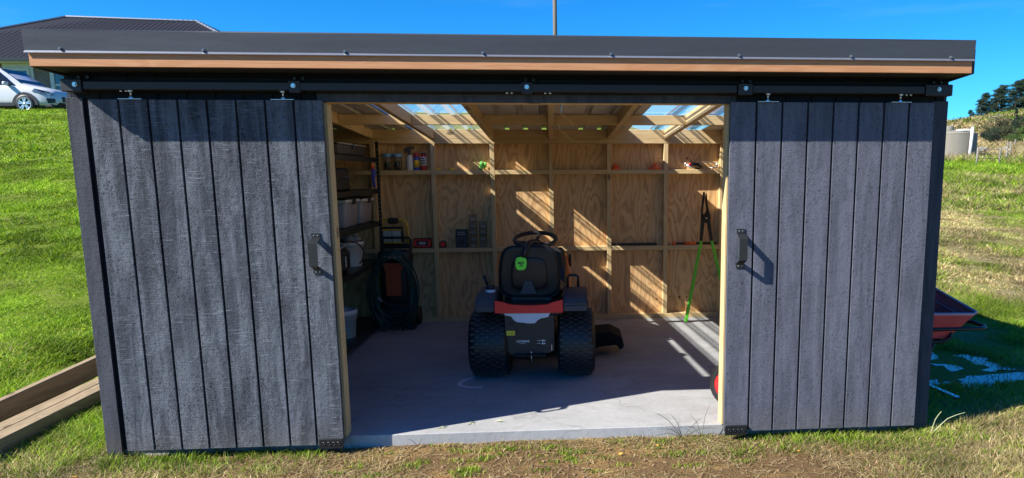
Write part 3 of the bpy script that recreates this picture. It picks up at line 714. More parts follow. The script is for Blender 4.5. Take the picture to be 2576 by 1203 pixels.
MB().prism([(-.20, .525), (-.19, .508), (-.145, .500), (-.125, .470), (-.10, .455), (-.06, .452), (-.02, .445), (.03, .446), (.05, .468), (.075, .482), (.13, .492), (.145, .525)], 1, -.228, -.214, .003).build('fuel_tank', 'tank_plastic', mw)
text('LOCKING', .0215, 'print_white', hp, (-.062, -.2135, .307), bold=True); text('DIFFERENTIAL', .0085, 'print_white', hp, (-.062, -.2135, .290))
for z in (.312, .290):
    MB().box(.042, .068, -.2135, -.2121, z-.001, z+.001).prism([(.060, z-.005), (.070, z), (.060, z+.005)], 1, -.2135, -.2121).box(.078, .104, -.2135, -.2121, z-.006, z+.002).box(.080, .087, -.2135, -.2121, z+.002, z+.008).box(.098, .101, -.2135, -.2121, z+.002, z+.005).build('pictogram', 'print_white', hp)
st = MB().box(-.182, -.120, -.2135, -.2121, .353, .388).build('warning_sticker', 'print_yellow', hp)
for i, (x, z, w_, h_) in enumerate(((-.170, .371, .005, .010), (-.156, .376, .003, .008), (-.150, .368, .008, .004), (-.139, .374, .006, .008), (-.128, .366, .005, .006), (-.166, .359, .008, .003), (-.142, .358, .010, .003))):
    MB().box(x-w_/2, x+w_/2, -.2142, -.2136, z-h_/2, z+h_/2).build('pictogram', 'print_black', st)
MB().cyl((0, -.235, .155), (0, -.235, .222), .0045, .0045, 8).cyl((0, -.235, .222), (0, -.235, .236), .008, .008, 8).build('hitch_pin', 'zinc', mw)
MB().cyl((.152, -.225, .238), (.150, -.225, .283), .0035, .0035, 6).build('linkage_rod', 'zinc', mw)
MB().prism([(-.15, .205), (.13, .205), (.10, .19), (0, .225), (-.12, .19)], 1, -.285, -.205).build('tow_lug', 'black_plastic', mw) if False else MB().box(-.13, .11, -.27, -.20, .205, .213, .002).build('tow_plate', 'black_plastic', mw)
MB().box(-.185, .165, -.198, 1.35, .24, .50, .02).build('chassis', 'black_plastic', mw)
MB().box(-.235, .225, -.225, .60, .50, .585, .015).build('seat_deck', 'black_plastic', mw)
MB().box(-.36, -.24, .35, .95, .30, .32, .005).box(.24, .36, .35, .95, .30, .32, .005).build('footrest', 'black_plastic', mw)
# seat
def sil(sc=1, n=40, cz=.80):
    P = []
    for i in range(n):
        a = 2*math.pi*i/n; ca, sa = math.cos(a), math.sin(a); e = .42
        x = math.copysign(abs(ca)**e, ca)*.243; z = math.copysign(abs(sa)**e, sa)*.205
        x *= 1 - .17*max(0, (z+.205)/.41)**1.6 - .05*max(0, (-z)/.205)
        P.append((x*sc, cz + z*sc))
    return P
def loft(mb, layers):
    R = []
    for y, P in layers: R.append([mb.b.verts.new((x, y(z) if callable(y) else y, z)) for x, z in P])
    for A, B in zip(R, R[1:]):
        for i in range(len(A)): mb.b.faces.new((A[i], A[(i+1) % len(A)], B[(i+1) % len(A)], B[i]))
    mb.b.faces.new(R[0][::-1]); mb.b.faces.new(R[-1]); return mb
lean = lambda c: (lambda z: c - (z-.60)*.12)
mb = MB(); loft(mb, [(lean(.012), sil(.70)), (lean(.016), sil(.82)), (lean(.010), sil(.90)), (lean(.020), sil(.97)), (lean(.05), sil(1)), (lean(.10), sil(.97)), (lean(.13), sil(.85))])
sb = mb.build('seat_back', 'black_vinyl', mw, (-.02, 0, 0), smooth=True, recalc=True)
loft(MB(), [(lean(.002), sil(.50, cz=.79)), (lean(.006), sil(.60, cz=.79)), (lean(.014), sil(.62, cz=.79))]).build('seat_shell_panel', 'black_plastic', sb, smooth=True, recalc=True)
for sx in (-1, 1): MB().tube([(sx*.150, .018, .62), (sx*.160, .008, .72), (sx*.140, -.010, .86), (sx*.10, -.018, .94)], .006, 6).build('seat_rib', 'black_plastic', sb)
MB().tube([(x, lean(.03)(z), z) for x, z in sil(1.005)], .006, 6, closed=True).build('seat_piping', 'black_plastic', sb)
em = MB().prism([(-.036, .735), (.018, .735), (.056, .632), (-.072, .632)], 1, -.022, -.006, .003).build('seat_emblem', 'grey_plastic', sb)
MB().box(-.23, .23, .08, .52, .585, .675, .03).build('seat_cushion', 'black_vinyl', mw)
MB().box(-.16, .15, -.04, .06, .585, .612, .004).build('seat_bracket', 'black_plastic', mw)
for x in (-.13, .12): MB().cyl((x, -.05, .60), (x, -.066, .60), .012, .012, 10).build('seat_bumper', 'grey_plastic', mw)
# steering
swm = Matrix.Translation((-.015, .72, .985)) @ Matrix.Rotation(rad(15), 4, 'X')
mb = MB(); pts = [(.176*math.cos(2*math.pi*i/36), .176*math.sin(2*math.pi*i/36), 0) for i in range(36)]
mb.tube(pts, .0185, 8, closed=True)
for a in (80, 200, 320):
    c, s = math.cos(rad(a)), math.sin(rad(a)); mb.tube([(0, 0, -.03), (.08*c, .08*s, -.02), (.172*c, .172*s, 0)], [.022, .014, .013], 6)
mb.lathe([(0, -.01), (.04, -.012), (.05, -.03), (.04, -.05), (0, -.05)])
mb.b.transform(swm); mb.build('steering_wheel', 'black_plastic', mw)
MB().tube([(-.015, .73, .95), (.0, .80, .70)], [.03, .05], 10).build('steering_column', 'black_plastic', mw)
# hood
hd = MB(); secs = [(.78, .235, .50, .885), (.86, .240, .46, .905), (1.10, .240, .42, .885), (1.40, .232, .38, .83), (1.62, .205, .36, .74), (1.70, .15, .36, .62)]
R = []
for y, hw, z0, z1 in secs:
    prof = [(-hw, z0), (-hw*1.02, z0+(z1-z0)*.45), (-hw*.94, z0+(z1-z0)*.80), (-hw*.72, z1-.012), (-hw*.3, z1), (hw*.3, z1), (hw*.72, z1-.012), (hw*.94, z0+(z1-z0)*.80), (hw*1.02, z0+(z1-z0)*.45), (hw, z0)]
    R.append([hd.b.verts.new((x+.03, y, z)) for x, z in prof])
for A, B in zip(R, R[1:]):
    for i in range(len(A)-1): hd.b.faces.new((A[i], A[i+1], B[i+1], B[i]))
hd.b.faces.new(R[0]); hd.b.faces.new(R[-1][::-1])
ho = hd.build('hood', 'mower_orange', mw, smooth=True, recalc=True)
MB().prism([(.84, .845), (1.02, .83), (1.16, .78), (1.10, .70), (.98, .73), (.86, .78)], 0, .266, .286, .006).build('hood_vent', 'black_plastic', ho)
MB().box(-.21, .235, .70, .785, .60, .915, .03).build('dashboard', 'black_plastic', mw)
MB().prism([(.50, .36), (.80, .36), (.80, .80), (.74, .84), (.66, .60), (.50, .45)], 0, .17, .245, .015).build('side_cowl', 'black_plastic', mw)
MB().prism([(.50, .36), (.80, .36), (.80, .80), (.74, .84), (.66, .60), (.50, .45)], 0, -.21, -.15, .015).build('side_cowl', 'black_plastic', mw)
# levers
MB().tube([(-.33, .05, .645), (-.352, .04, .72), (-.368, .03, .775)], [.010, .013, .014], 8).build('height_lever', 'black_plastic', mw)
fc = MB().lathe([(0, .03), (.030, .03), (.035, .02), (.036, 0), (0, 0)], (-.312, -.05, .678)).build('fuel_cap', 'black_plastic', mw)
MB().lathe([(.037, -.022), (.037, 0), (0, 0)], (-.312, -.05, .678)).build('fuel_neck', 'tank_plastic', fc)
MB().tube([(.27, .12, .66), (.27, .12, .74), (.285, .12, .757), (.335, .12, .757), (.352, .12, .74), (.352, .12, .665)], .011, 8).build('grab_handle', 'black_plastic', mw)
# cutting deck
mb = MB(); P = []
for i in range(28):
    a = 2*math.pi*i/28; P.append((.50*math.copysign(abs(math.cos(a))**.7, math.cos(a)), .72+.27*math.copysign(abs(math.sin(a))**.8, math.sin(a))))
mb.prism(P, 2, .07, .19, .02, 2); mb.build('cutting_deck', 'deck_black', mw)
MB().prism([(.45, .20), (.62, .215), (.715, .165), (.735, .085), (.70, .055), (.67, .10), (.52, .085), (.45, .06)], 1, .50, .86, .01).build('discharge_chute', 'deck_black', mw)

# ear muffs hung over the seat
em = empty('ear_muffs', (2.087, 1.235, .874), 0, 'lime green ear muff cup hung over the back of the mower seat', 'ear muffs')
P = [(.043*math.copysign(abs(math.cos(a))**.55, math.cos(a))*(1-.10*(math.sin(a) < 0)*abs(math.sin(a))), .050*math.copysign(abs(math.sin(a))**.65, math.sin(a))) for a in [2*math.pi*i/28 for i in range(28)]]
MB().prism(P, 1, -.016, .012, .006, 2).build('ear_cup', 'lime', em, rot=(rad(-6), 0, 0), smooth=False)
MB().prism([(x*1.06, z*1.06) for x, z in P], 1, .010, .034, .004).build('ear_cushion', 'black_plastic', em)
text('MAX', .021, 'print_black', em, (0, -.0175, .006), bold=True); text('35', .024, 'print_black', em, (.002, -.0175, -.013), bold=True)
MB().tube([(.018, -.005, .045), (.030, .0, .085), (.045, .01, .12), (.062, .06, .150), (.10, .12, .155), (.13, .15, .13)], [.014, .020, .024, .02, .02, .02], 8).build('headband', 'black_plastic', em)

# ---------------------------------------------------------------- garden loppers
lp = empty('garden_loppers', (3.94, 3.27, 0), 0, 'long green-handled loppers leaning blades-up in the right-hand corner', 'loppers')
def bar(p0, p1, w0, w1, t, name, mat):
    p0, p1 = Vector(p0), Vector(p1); d = (p1-p0).normalized(); s = Vector((d.z, 0, -d.x)).normalized(); n_ = d.cross(s); mb = MB()
    vs = [mb.b.verts.new(q) for q in (p0-s*w0-n_*t, p0+s*w0-n_*t, p0+s*w0+n_*t, p0-s*w0+n_*t, p1-s*w1-n_*t, p1+s*w1-n_*t, p1+s*w1+n_*t, p1-s*w1+n_*t)]
    for f in ((3,2,1,0),(4,5,6,7),(0,1,5,4),(1,2,6,5),(2,3,7,6),(3,0,4,7)): mb.b.faces.new([vs[i] for i in f])
    bmesh.ops.recalc_face_normals(mb.b, faces=mb.b.faces[:]); bmesh.ops.bevel(mb.b, geom=mb.b.edges[:], offset=t*.4, segments=1, affect='EDGES')
    return mb.build(name, mat, lp)
bar((-.238, -.138, .008), (-.062, -.01, .84), .017, .014, .011, 'handle', 'lime_handle')
bar((.235, -.10, .06), (.050, -.01, .84), .017, .014, .011, 'handle', 'lime_handle')
bar((-.062, -.009, .842), (-.040, .02, 1.06), .015, .022, .009, 'shank', 'black_plastic')
bar((.050, -.009, .842), (.018, .03, 1.06), .015, .022, .009, 'shank', 'black_plastic')
MB().prism([(-.055, 1.03), (.03, 1.02), (.045, 1.08), (.030, 1.14), (.012, 1.20), (0.0, 1.32), (-.008, 1.335), (-.020, 1.30), (-.006, 1.15), (-.030, 1.11), (-.050, 1.16), (-.035, 1.345), (-.042, 1.345), (-.060, 1.16), (-.062, 1.08)], 1, .028, .036).build('blades', 'steel_black', lp)
MB().prism([(-.062, 1.08), (-.045, 1.12), (-.02, 1.335), (-.035, 1.352), (-.056, 1.16)], 1, .020, .027).build('blade', 'steel_black', lp)
MB().cyl((-.004, .027, 1.075), (-.004, .012, 1.075), .010, .009, 12).build('pivot_bolt', 'zinc', lp)
st_ = MB().box(3.955, 3.972, 3.395, 3.401, .86, 1.10).build('timber_offcut', 'pine_z', None, rot=None); tag(st_, 'thin splinter of timber standing behind the loppers', 'timber'); bpy.data.objects.remove(st_)

# ---------------------------------------------------------------- hand truck just inside the right jamb
ht = empty('hand_truck', (3.51, .36, 0), 0, 'hand truck with red-hubbed pneumatic wheel tucked behind the right jamb', 'hand truck')
for dx in (0, .36):
    wh = MB().lathe([(0, -.03), (.03, -.03), (.035, -.018), (.075, -.022), (.092, -.034), (.094, .034), (.075, .022), (.035, .018), (.03, .03), (0, .03)], axis='x', n=28).build('wheel', 'red', ht, (dx-.035, 0, .145), (0, 0, rad(38)))
    MB().lathe([(.090, -.034), (.108, -.040), (.132, -.033), (.144, -.015), (.145, 0), (.144, .015), (.132, .033), (.108, .040), (.090, .034)], axis='x', n=28).build('tyre', 'rubber', wh)
    MB().cyl((-.05, 0, 0), (.05, 0, 0), .014, .014, 10).build('hub', 'zinc', wh)
MB().tube([(.05, .06, .03), (.05, .10, 1.0), (.09, .12, 1.12), (.29, .12, 1.12), (.33, .10, 1.0), (.33, .06, .03)], .014, 8).tube([(.05, .09, .5), (.33, .09, .5)], .010, 8).build('frame', 'red', ht)
MB().box(.05, .33, -.22, .06, .004, .012).build('toe_plate', 'red', ht)

# ---------------------------------------------------------------- things on the upper ledge (nogs)
SZ = 1.5785; LZ = .7805
def jar(x, label):
    j = empty('storage_jar', (x, D+.052, SZ), 0, label, 'jar', 'blue-lidded jars on the upper ledge')
    MB().lathe([(0, .002), (.044, .002), (.048, .01), (.048, .12), (.044, .13), (.044, .138)], n=24).build('jar_body', 'clear_jar', j)
    MB().lathe([(.050, .134), (.0515, .138), (.0515, .162), (.048, .168), (0, .168)], n=24).build('lid', 'pale_blue', j)
    mb = MB()
    for i in range(16): mb.cyl((random.uniform(-.028, .028), random.uniform(-.028, .028), .006), (random.uniform(-.03, .03), random.uniform(-.03, .03), random.uniform(.05, .10)), .004, .004, 6)
    MB_o = mb.build('screws', 'steel_black', j); MB_o['kind'] = 'stuff'
jar(.665, 'left blue-lidded clear jar of fixings on the upper ledge'); jar(.768, 'right blue-lidded clear jar of fixings, beside the white spray bottle')
def bottle(name, x, r, h, body, cap, label, sh=.75, capr=.5):
    b = empty(name, (x, D+.045, SZ), 0, label, 'bottle')
    MB().lathe([(0, 0), (r*.95, 0), (r, .005), (r, h*sh), (r*.7, h*(sh+.08)), (r*capr, h*(sh+.12))], n=20).build('bottle_body', body, b)
    MB().lathe([(r*capr*1.1, h*(sh+.10)), (r*capr*1.1, h*.99), (r*capr*.8, h), (0, h)], n=16).build('cap', cap, b)
    return b
b = bottle('spray_bottle', .893, .034, .185, 'white', 'grey_plastic', 'white spray bottle with grey trigger on the upper ledge', .72, .35)
MB().prism([(-.045, .195), (-.05, .215), (-.02, .235), (.045, .238), (.05, .215), (.012, .21), (.012, .18), (-.012, .18), (-.012, .2), (-.03, .17), (-.036, .175)], 1, -.010, .010, .003).build('trigger', 'grey_plastic', b)
b = bottle('spray_can', .962, .029, .175, 'blue', 'red', 'blue spray can with red cap on the upper ledge', .70, .9)
MB().lathe([(.0295, .03), (.0297, .03), (.0297, .105), (.0295, .105)], n=20).build('paper_label', 'yellow', b, scale if False else (0, 0, 0)); 
b = bottle('glue_bottle', 1.032, .030, .175, 'red', 'black_plastic', 'dark red bottle with white printed label on the upper ledge, against the stud', .82, .75)
MB().lathe([(.0303, .045), (.0308, .045), (.0308, .135), (.0303, .135)], n=20).build('paper_label', 'print_white', b)
for i, zz in enumerate((.118, .095, .070)): MB().box(-.018, .018, -.0325, -.0312, zz-.006, zz+.006).build('print', 'print_black', b)
for x, lb in ((1.168, 'left yellow tape roll lying flat on the upper ledge'), (1.309, 'right yellow tape roll lying flat on the upper ledge')):
    t = MB().lathe([(.020, 0), (.040, 0), (.040, .018), (.020, .018), (.020, 0)], n=24).build('tape_roll', 'yellow', None, (x, D+.045, SZ)); tag(t, lb, 'tape')
mb = MB()
for i in range(9): mb.ico((random.uniform(-.035, .03), random.uniform(-.02, .02), random.uniform(.018, .075)), random.uniform(.018, .03), 1, (1, .8, random.uniform(.6, 1.3)), .5, random.random()*3)
g = mb.build('work_glove', 'glove', None, (1.628, D+.04, SZ)); tag(g, 'crumpled bright green glove on the upper ledge against the stud', 'glove')
for x, r, lb in ((3.003, .054, 'small orange plastic dome on the upper ledge, left one'), (3.417, .070, 'larger orange plastic dome with knob on the upper ledge, right one')):
    c = empty('suction_lifter', (x, D+.05, SZ), 0, lb, 'suction cup')
    MB().lathe([(r, .0), (r*.97, .010), (r*.62, .032), (r*.3, .042), (0, .044)], n=24, ).build('dome', 'orange', c); MB().lathe([(r*.2, .040), (r*.24, .058), (r*.12, .064), (0, .064)], n=12).build('knob', 'orange', c)
# clamp / coping saw
cs = empty('coping_saw', (3.90, D+.03, SZ), 0, 'chrome framed saw with red and black grip lying on the upper ledge', 'saw')
MB().tube([(-.17, 0, .030), (-.16, 0, .065), (-.14, 0, .07)], .008, 8).tube([(-.03, .01, .052), (.03, .01, .075), (.10, .01, .076), (.155, .01, .068), (.18, .01, .06)], .005, 8).tube([(.165, .0, .012), (.178, 0, .04), (.175, 0, .072)], .012, 8).build('saw_frame', 'alu', cs)
MB().tube([(-.15, 0, .045), (-.10, 0, .022), (-.06, 0, .010)], [.012, .014, .010], 8).tube([(.10, 0, .012), (.17, 0, .022)], [.006, .013], 8).build('clamp_bar', 'alu', cs)
MB().tube([(-.125, -.005, .060), (-.095, -.005, .050)], .018, 10).build('red_grip', 'red', cs); MB().tube([(-.095, -.005, .054), (-.03, -.005, .050), (.02, .0, .016)], [.022, .016, .006], 10).tube([(-.12, 0, .018), (-.01, 0, .008)], .008, 8).build('black_grip', 'black_plastic', cs)

# ---------------------------------------------------------------- lower ledge
wl = empty('work_light', (.715, D+.02, LZ), 0, 'yellow tubular framed work light with black head on the lower ledge', 'work light')
MB().tube([(-.13, .02, .02), (-.13, .02, .275), (-.11, .02, .295), (.075, .02, .295), (.115, .02, .265), (.125, .02, .20), (.125, .02, .03)], .011, 10).build('tube_frame', 'yellow', wl)
MB().box(-.125, .085, -.02, .03, .055, .225, .01).build('lamp_head', 'black_plastic', wl)
MB().box(-.115, .062, -.026, -.021, .070, .185, .002).build('lens', 'lamp_lens', wl); 
for z in (.062, .195): MB().box(-.122, .07, -.032, -.022, z-.006, z+.006, .002).build('bezel', 'yellow', wl)
for x in (-.025,): MB().cyl((x, -.034, .03), (x, -.034, .205), .003, .003, 6).build('guard_wire', 'black_plastic', wl)
MB().box(-.07, .04, -.01, .035, .255, .315, .012).build('grip', 'black_plastic', wl); MB().box(-.13, .15, -.02, .05, .0, .045, .01).build('foot', 'black_plastic', wl)
rc = MB().box(-.092, .092, -.03, .03, 0, .104, .012).build('tool_case', 'black_plastic', None, (.987, D+.045, LZ)); tag(rc, 'small red and black tool case with white AEG lettering on the lower ledge', 'tool case')
for sx in (-1, 1): MB().prism([(sx*.088, .012), (sx*.088, .092), (sx*.058, .072), (sx*.058, .032)], 1, -.0335, -.0305, .001).build('side_panel', 'mower_red', rc)
for z0, z1, z2 in ((.095, .095, .078), (.009, .009, .026)): MB().prism([(-.08, z0), (.08, z1), (.05, z2), (-.05, z2)], 1, -.0335, -.0305, .001).build('edge_panel', 'mower_red', rc)
text('AEG', .036, 'print_white', rc, (.0, -.0315, .052), bold=True)
tm = MB().prism([(-.035, 0), (.038, 0), (.038, .05), (.02, .074), (-.015, .076), (-.036, .055)], 1, -.02, .02, .005, 2).build('tape_measure', 'black_plastic', None, (1.196, D+.04, LZ)); tag(tm, 'black tape measure with red face on the lower ledge beside the stud', 'tape measure')
MB().cyl((0, -.0205, .038), (0, -.023, .038), .026, .026, 20).build('face', 'mower_red', tm)
bb = MB().box(-.062, .062, -.03, .03, 0, .19, .003).build('cardboard_box', 'black_plastic', None, (1.393, D+.045, LZ)); tag(bb, 'upright dark product box with grey panel on the lower ledge', 'box')
MB().box(-.052, .052, -.0315, -.0302, .012, .115).build('printed_panel', 'grey_plastic', bb); MB().box(-.045, .045, -.0315, -.0302, .135, .145).build('print', 'tote', bb); MB().box(-.045, .035, -.0315, -.0302, .158, .166).build('print', 'tote', bb); MB().box(-.02, .025, -.0325, -.0316, .03, .09).build('print', 'black_plastic', bb)
words = {0: 'bottom', 1: 'second from bottom', 2: 'third from bottom', 3: 'top', 4: 'topmost'}
for x, nn, side in ((1.510, 5, 'left, taller'), (1.612, 4, 'right, shorter')):
    for i in range(nn):
        wd = words[i] if i < nn-1 else 'topmost'
        if nn == 5 and i == 3: wd = 'second from top'
        j = empty('screw_pot', (x+random.uniform(-.002, .002), D+.04, LZ+.069*i), random.random(), '%s clear pot of screws in the %s stack on the lower ledge' % (wd, side), 'pot', 'stacked clear pots of screws')
        MB().lathe([(0, .001), (.036, .001), (.041, .006), (.041, .052), (.043, .054)], n=20).build('pot_body', 'clear_jar', j)
        MB().lathe([(.0445, .052), (.0445, .062), (.041, .067), (0, .067)], n=20).build('lid', 'clear_jar', j)
        mb = MB()
        for q in range(22): a = random.random()*6.3; mb.cyl((random.uniform(-.026, .026), random.uniform(-.026, .026), random.uniform(.004, .03)), (random.uniform(-.026, .026), random.uniform(-.026, .026), random.uniform(.004, .034)), .0028, .0028, 5)
        o = mb.build('screws', 'alu', j); o['kind'] = 'stuff'
lv = MB().box(2.945, 3.44, D+.02, D+.05, LZ, LZ+.028, .004).build('spirit_level', 'black_plastic'); tag(lv, 'long black bar lying on the lower ledge right of the mower', 'spirit level')
pc = empty('pruning_saw', (3.84, D+.03, LZ), 0, 'orange and black long-handled tool lying on the lower ledge behind the loppers', 'hand tool')
MB().tube([(-.235, 0, .017), (-.195, 0, .017)], .015, 10).build('pommel', 'orange', pc); MB().tube([(-.195, 0, .017), (-.10, 0, .017)], .011, 10).build('grip', 'black_plastic', pc); MB().tube([(.02, 0, .017), (.24, .0, .017)], [.011, .013], 10).build('blade_sheath', 'black_plastic', pc)
MB().tube([(-.10, 0, .017), (-.06, 0, .020), (.02, 0, .017)], [.012, .016, .012], 10).build('collar', 'orange', pc)

# ---------------------------------------------------------------- left-hand shelving and what stands on it
sh = empty('shelving_unit', (.30, 2.3, 0), 0, 'black steel boltless shelving unit along the dark left wall', 'shelves')
for (x, y) in ((.30, .98), (-.12, .98), (.30, -.62), (-.12, -.62)):
    mb = MB(); mb.box(x, x+.028, y-.0015, y+.0015, 0, 1.86).box(x+.0265, x+.0285, y-.03, y+.0, 0, 1.86); p = mb.build('post', 'steel_black', sh)
    mb = MB()
    for k in range(44): mb.box(x+.010, x+.018, y-.0032, y-.0018, .05+.04*k, .068+.04*k)
    if y > 0 and x > 0:
        o = mb.build('post_slots', 'grey_cloth', p); o['kind'] = 'stuff'
    else: mb.b.free()
for z in (.10, .695, 1.075, 1.395, 1.70):
    s_ = MB().box(-.115, .298, -.615, .975, z-.008, z).build('shelf', 'steel_black', sh); MB().box(.299, .3015, -.615, .975, z-.045, z+.002).box(-.115, .298, -.6175, -.6155, z-.045, z+.002).build('shelf_beam', 'steel_black', s_)
def tote(y0, y1, x1, z, h, label):
    t = empty('storage_tote', (x1-.2, (y0+y1)/2, z), 0, label, 'storage box', 'white storage totes on the shelving'); hy = (y1-y0)/2
    o = rbox(.36, hy*2-.03, h, .02, 2, 'tub', 'tote', t, (.0, 0, h/2+.001), taper=.9)
    MB().box(-.195, .195, -hy, hy, h-.012, h+.012, .006).build('rim', 'white', t); MB().box(-.185, .185, -hy+.01, hy-.01, h+.0125, h+.028, .006).build('lid', 'black_plastic', t)
    MB().box(.193, .206, -.045, .045, h-.03, h+.014, .003).build('clip', 'black_plastic', t)
tote(2.20, 2.66, .585, 1.0755, .235, 'nearer white plastic storage tote on the middle shelf'); tote(2.76, 3.22, .585, 1.0755, .225, 'farther white plastic storage tote on the middle shelf, next to the post')
cse = empty('tool_case', (.40, 2.45, 1.7005), 0, 'long flat black case with pale edge strip on the top shelf', 'tool case')
MB().box(-.19, .18, -.45, .52, 0, .10, .015).build('case_body', 'black_plastic', cse); MB().box(.181, .187, -.42, .50, .095, .105).build('edge_strip', 'tote', cse); MB().box(.182, .192, .02, .08, .06, .11, .004).build('latch', 'grey_plastic', cse)
c2 = empty('power_tool_case', (.38, 2.35, 1.3955), 0, 'bulky black moulded case on the second shelf down', 'tool case')
MB().box(-.16, .17, -.35, .10, 0, .20, .02).build('case_body', 'black_plastic', c2); MB().tube([(.175, -.2, .12), (.20, -.17, .12), (.20, -.05, .12), (.175, -.02, .12)], .009, 6).build('case_handle', 'grey_plastic', c2)
bg_ = empty('blow_gun', (.585, 2.95, 1.3955), 0, 'blue air gun with orange nozzle hanging at the shelf edge', 'air gun')
MB().prism([(-.035, .20), (-.045, .10), (-.01, .02), (.012, .02), (.002, .10), (.055, .14), (.055, .18), (-.01, .21)], 0, .050, .072, .006).build('gun_body', 'blue', bg_)
MB().tube([(.061, -.03, .20), (.061, -.05, .245)], [.016, .010], 10).build('nozzle', 'orange', bg_)
pl = empty('lidded_pail', (.44, 2.70, .6955), 0, 'white tapered pail with grey rag and cord on the lower shelf', 'bucket')
MB().lathe([(0, 0), (.105, 0), (.108, .01), (.132, .20), (.138, .20), (.138, .225), (.132, .23)], n=28).build('pail_body', 'white', pl)
mb = MB()
for i in range(8): mb.ico((random.uniform(-.06, .07), random.uniform(-.07, .05), .25+random.uniform(-.01, .07)), random.uniform(.04, .07), 2, (1, 1, .7), .7)
rg = mb.build('rag', 'grey_cloth', None, (.44, 2.70, .6955), smooth=True); tag(rg, 'pale crumpled rag heaped on the white pail on the shelf', 'rag')
cd_ = MB().tube([(.03, -.14, .24), (.09, -.12, .235), (.125, -.07, .20), (.145, -.02, .13), (.13, -.06, .06), (.11, -.08, .03)], .006, 8).build('cable', 'black_plastic', None, (.44, 2.70, .6955)); tag(cd_, 'thin black cord looped over the white pail on the shelf', 'cord')
vc = empty('shop_vacuum', (.36, 2.15, .6955), 0, 'black power tool with grey pipe on the lower shelf beside the jamb', 'power tool')
MB().box(-.15, .20, -.12, .16, 0, .22, .04).build('tool_body', 'black_plastic', vc); MB().tube([(.15, -.10, .20), (.20, -.04, .245), (.21, .10, .26)], .008, 8).build('pipe', 'tote', vc); MB().box(.2005, .203, -.03, -.01, .06, .15).build('sticker', 'print_white', vc)
bk = empty('mop_bucket', (.42, 2.34, 0), 0, 'tall white bucket with black bag over it on the floor by the jamb', 'bucket')
MB().lathe([(0, 0), (.118, 0), (.122, .01), (.142, .27), (.150, .27), (.150, .30), (.155, .30), (.155, .345), (.145, .35)], n=28).build('bucket_body', 'white', bk)
mb = MB()
for i in range(6): mb.ico((random.uniform(-.10, -.01), -.13+random.uniform(-.02, .02), .23+random.uniform(-.10, .09)), random.uniform(.05, .07), 2, (1, .5, 1.2), .6)
bgo = mb.build('black_bag', 'black_plastic', None, (.42, 2.33, 0), smooth=True); tag(bgo, 'crumpled black bag hanging on the front of the white bucket', 'bag')
rb = MB().lathe([(0, 0), (.085, 0), (.105, .17), (.112, .17), (.112, .18), (.098, .18), (.08, .01)], n=28).build('red_bucket', 'red', None, (.445, 2.03, 0)); tag(rb, 'small red bucket on the floor in front of the white one', 'bucket')

# ---------------------------------------------------------------- pressure washer and hose
pw = empty('pressure_washer', (.745, 3.27, 0), 0, 'upright black pressure washer with orange front column in the back left corner', 'pressure washer')
rbox(.36, .30, .22, .05, 3, 'base', 'black_plastic', pw, (0, 0, .13)); rbox(.30, .22, .50, .05, 3, 'body', 'black_plastic', pw, (0, .02, .45)); rbox(.33, .20, .12, .045, 3, 'control_panel', 'black_plastic', pw, (0, -.01, .725))
fr = MB().prism([(-.085, .33), (.06, .33), (.06, .60), (.09, .605), (.09, .66), (-.10, .66), (-.10, .61), (-.085, .60)], 1, -.125, -.09, .008, 2).build('front_column', 'orange_dull', pw)
for x in (-.055, -.012, .03): MB().box(x-.003, x+.003, -.1275, -.1255, .35, .63).build('groove', 'mower_orange', fr)
for i in range(4): MB().box(-.105+.052*i, -.070+.052*i, -.122, -.112, .715, .74).build('pictogram', 'print_white', pw)
for i in range(2): MB().prism([(-.065+.05*i, .75), (-.035+.05*i, .75), (-.025+.05*i, .772), (-.055+.05*i, .772)], 1, -.122, -.112).build('pictogram', 'print_white', pw)
for x in (-.21, .19):
    MB().lathe([(0, -.03), (.04, -.03), (.085, -.025), (.095, 0), (.085, .025), (.04, .03), (0, .03)], (0, 0, 0), 'x', 20).build('wheel', 'rubber', pw, (x, .08, .096))
MB().tube([(-.14, .08, .55), (-.14, .09, .88), (-.12, .09, .90), (.12, .09, .90), (.14, .09, .88), (.14, .08, .55)], .012, 8).build('push_handle', 'black_plastic', pw)
MB().prism([(.06, .0), (.20, .0), (.20, .03), (.12, .05), (.06, .05)], 1, -.20, -.10, .006).build('foot', 'black_plastic', pw)
mb = MB()
for k in range(13):
    ph = k*.7; a0 = .205 + .036*math.sin(k*2.1); b0 = .345+.02*math.sin(k*1.3); cx = .01*math.sin(k*1.7); cz = .455+.014*math.sin(k*3.1) - .006*k
    pts = []
    for i in range(40):
        t = 2*math.pi*i/40; x = a0*math.cos(t)*(1-.12*math.sin(t)); z = b0*math.sin(t)
        sag = -.05*(k % 4)*max(0, -math.sin(t))**2 + .16*(k % 5 == 2)*max(0, -math.sin(t))**2
        pts.append((cx+x, -.165-.022*(k % 5)-.03*math.sin(t+ph)**2, cz+z+sag))
    mb.tube(pts, .0065, 6, closed=True)
mb.tube([(-.15, -.21, .58), (-.16, -.22, .42), (-.12, -.22, .32), (-.05, -.22, .26), (.08, -.22, .26), (.16, -.21, .36)], .0075, 6)
hs_ = mb.build('garden_hose', 'hose', None, (.755, 3.24, 0)); tag(hs_, 'coiled dark green hose draped over the pressure washer', 'hose')
MB().cyl((-.145, -.235, .345), (-.115, -.235, .30), .014, .012, 10).build('hose_connector', 'tote', hs_)

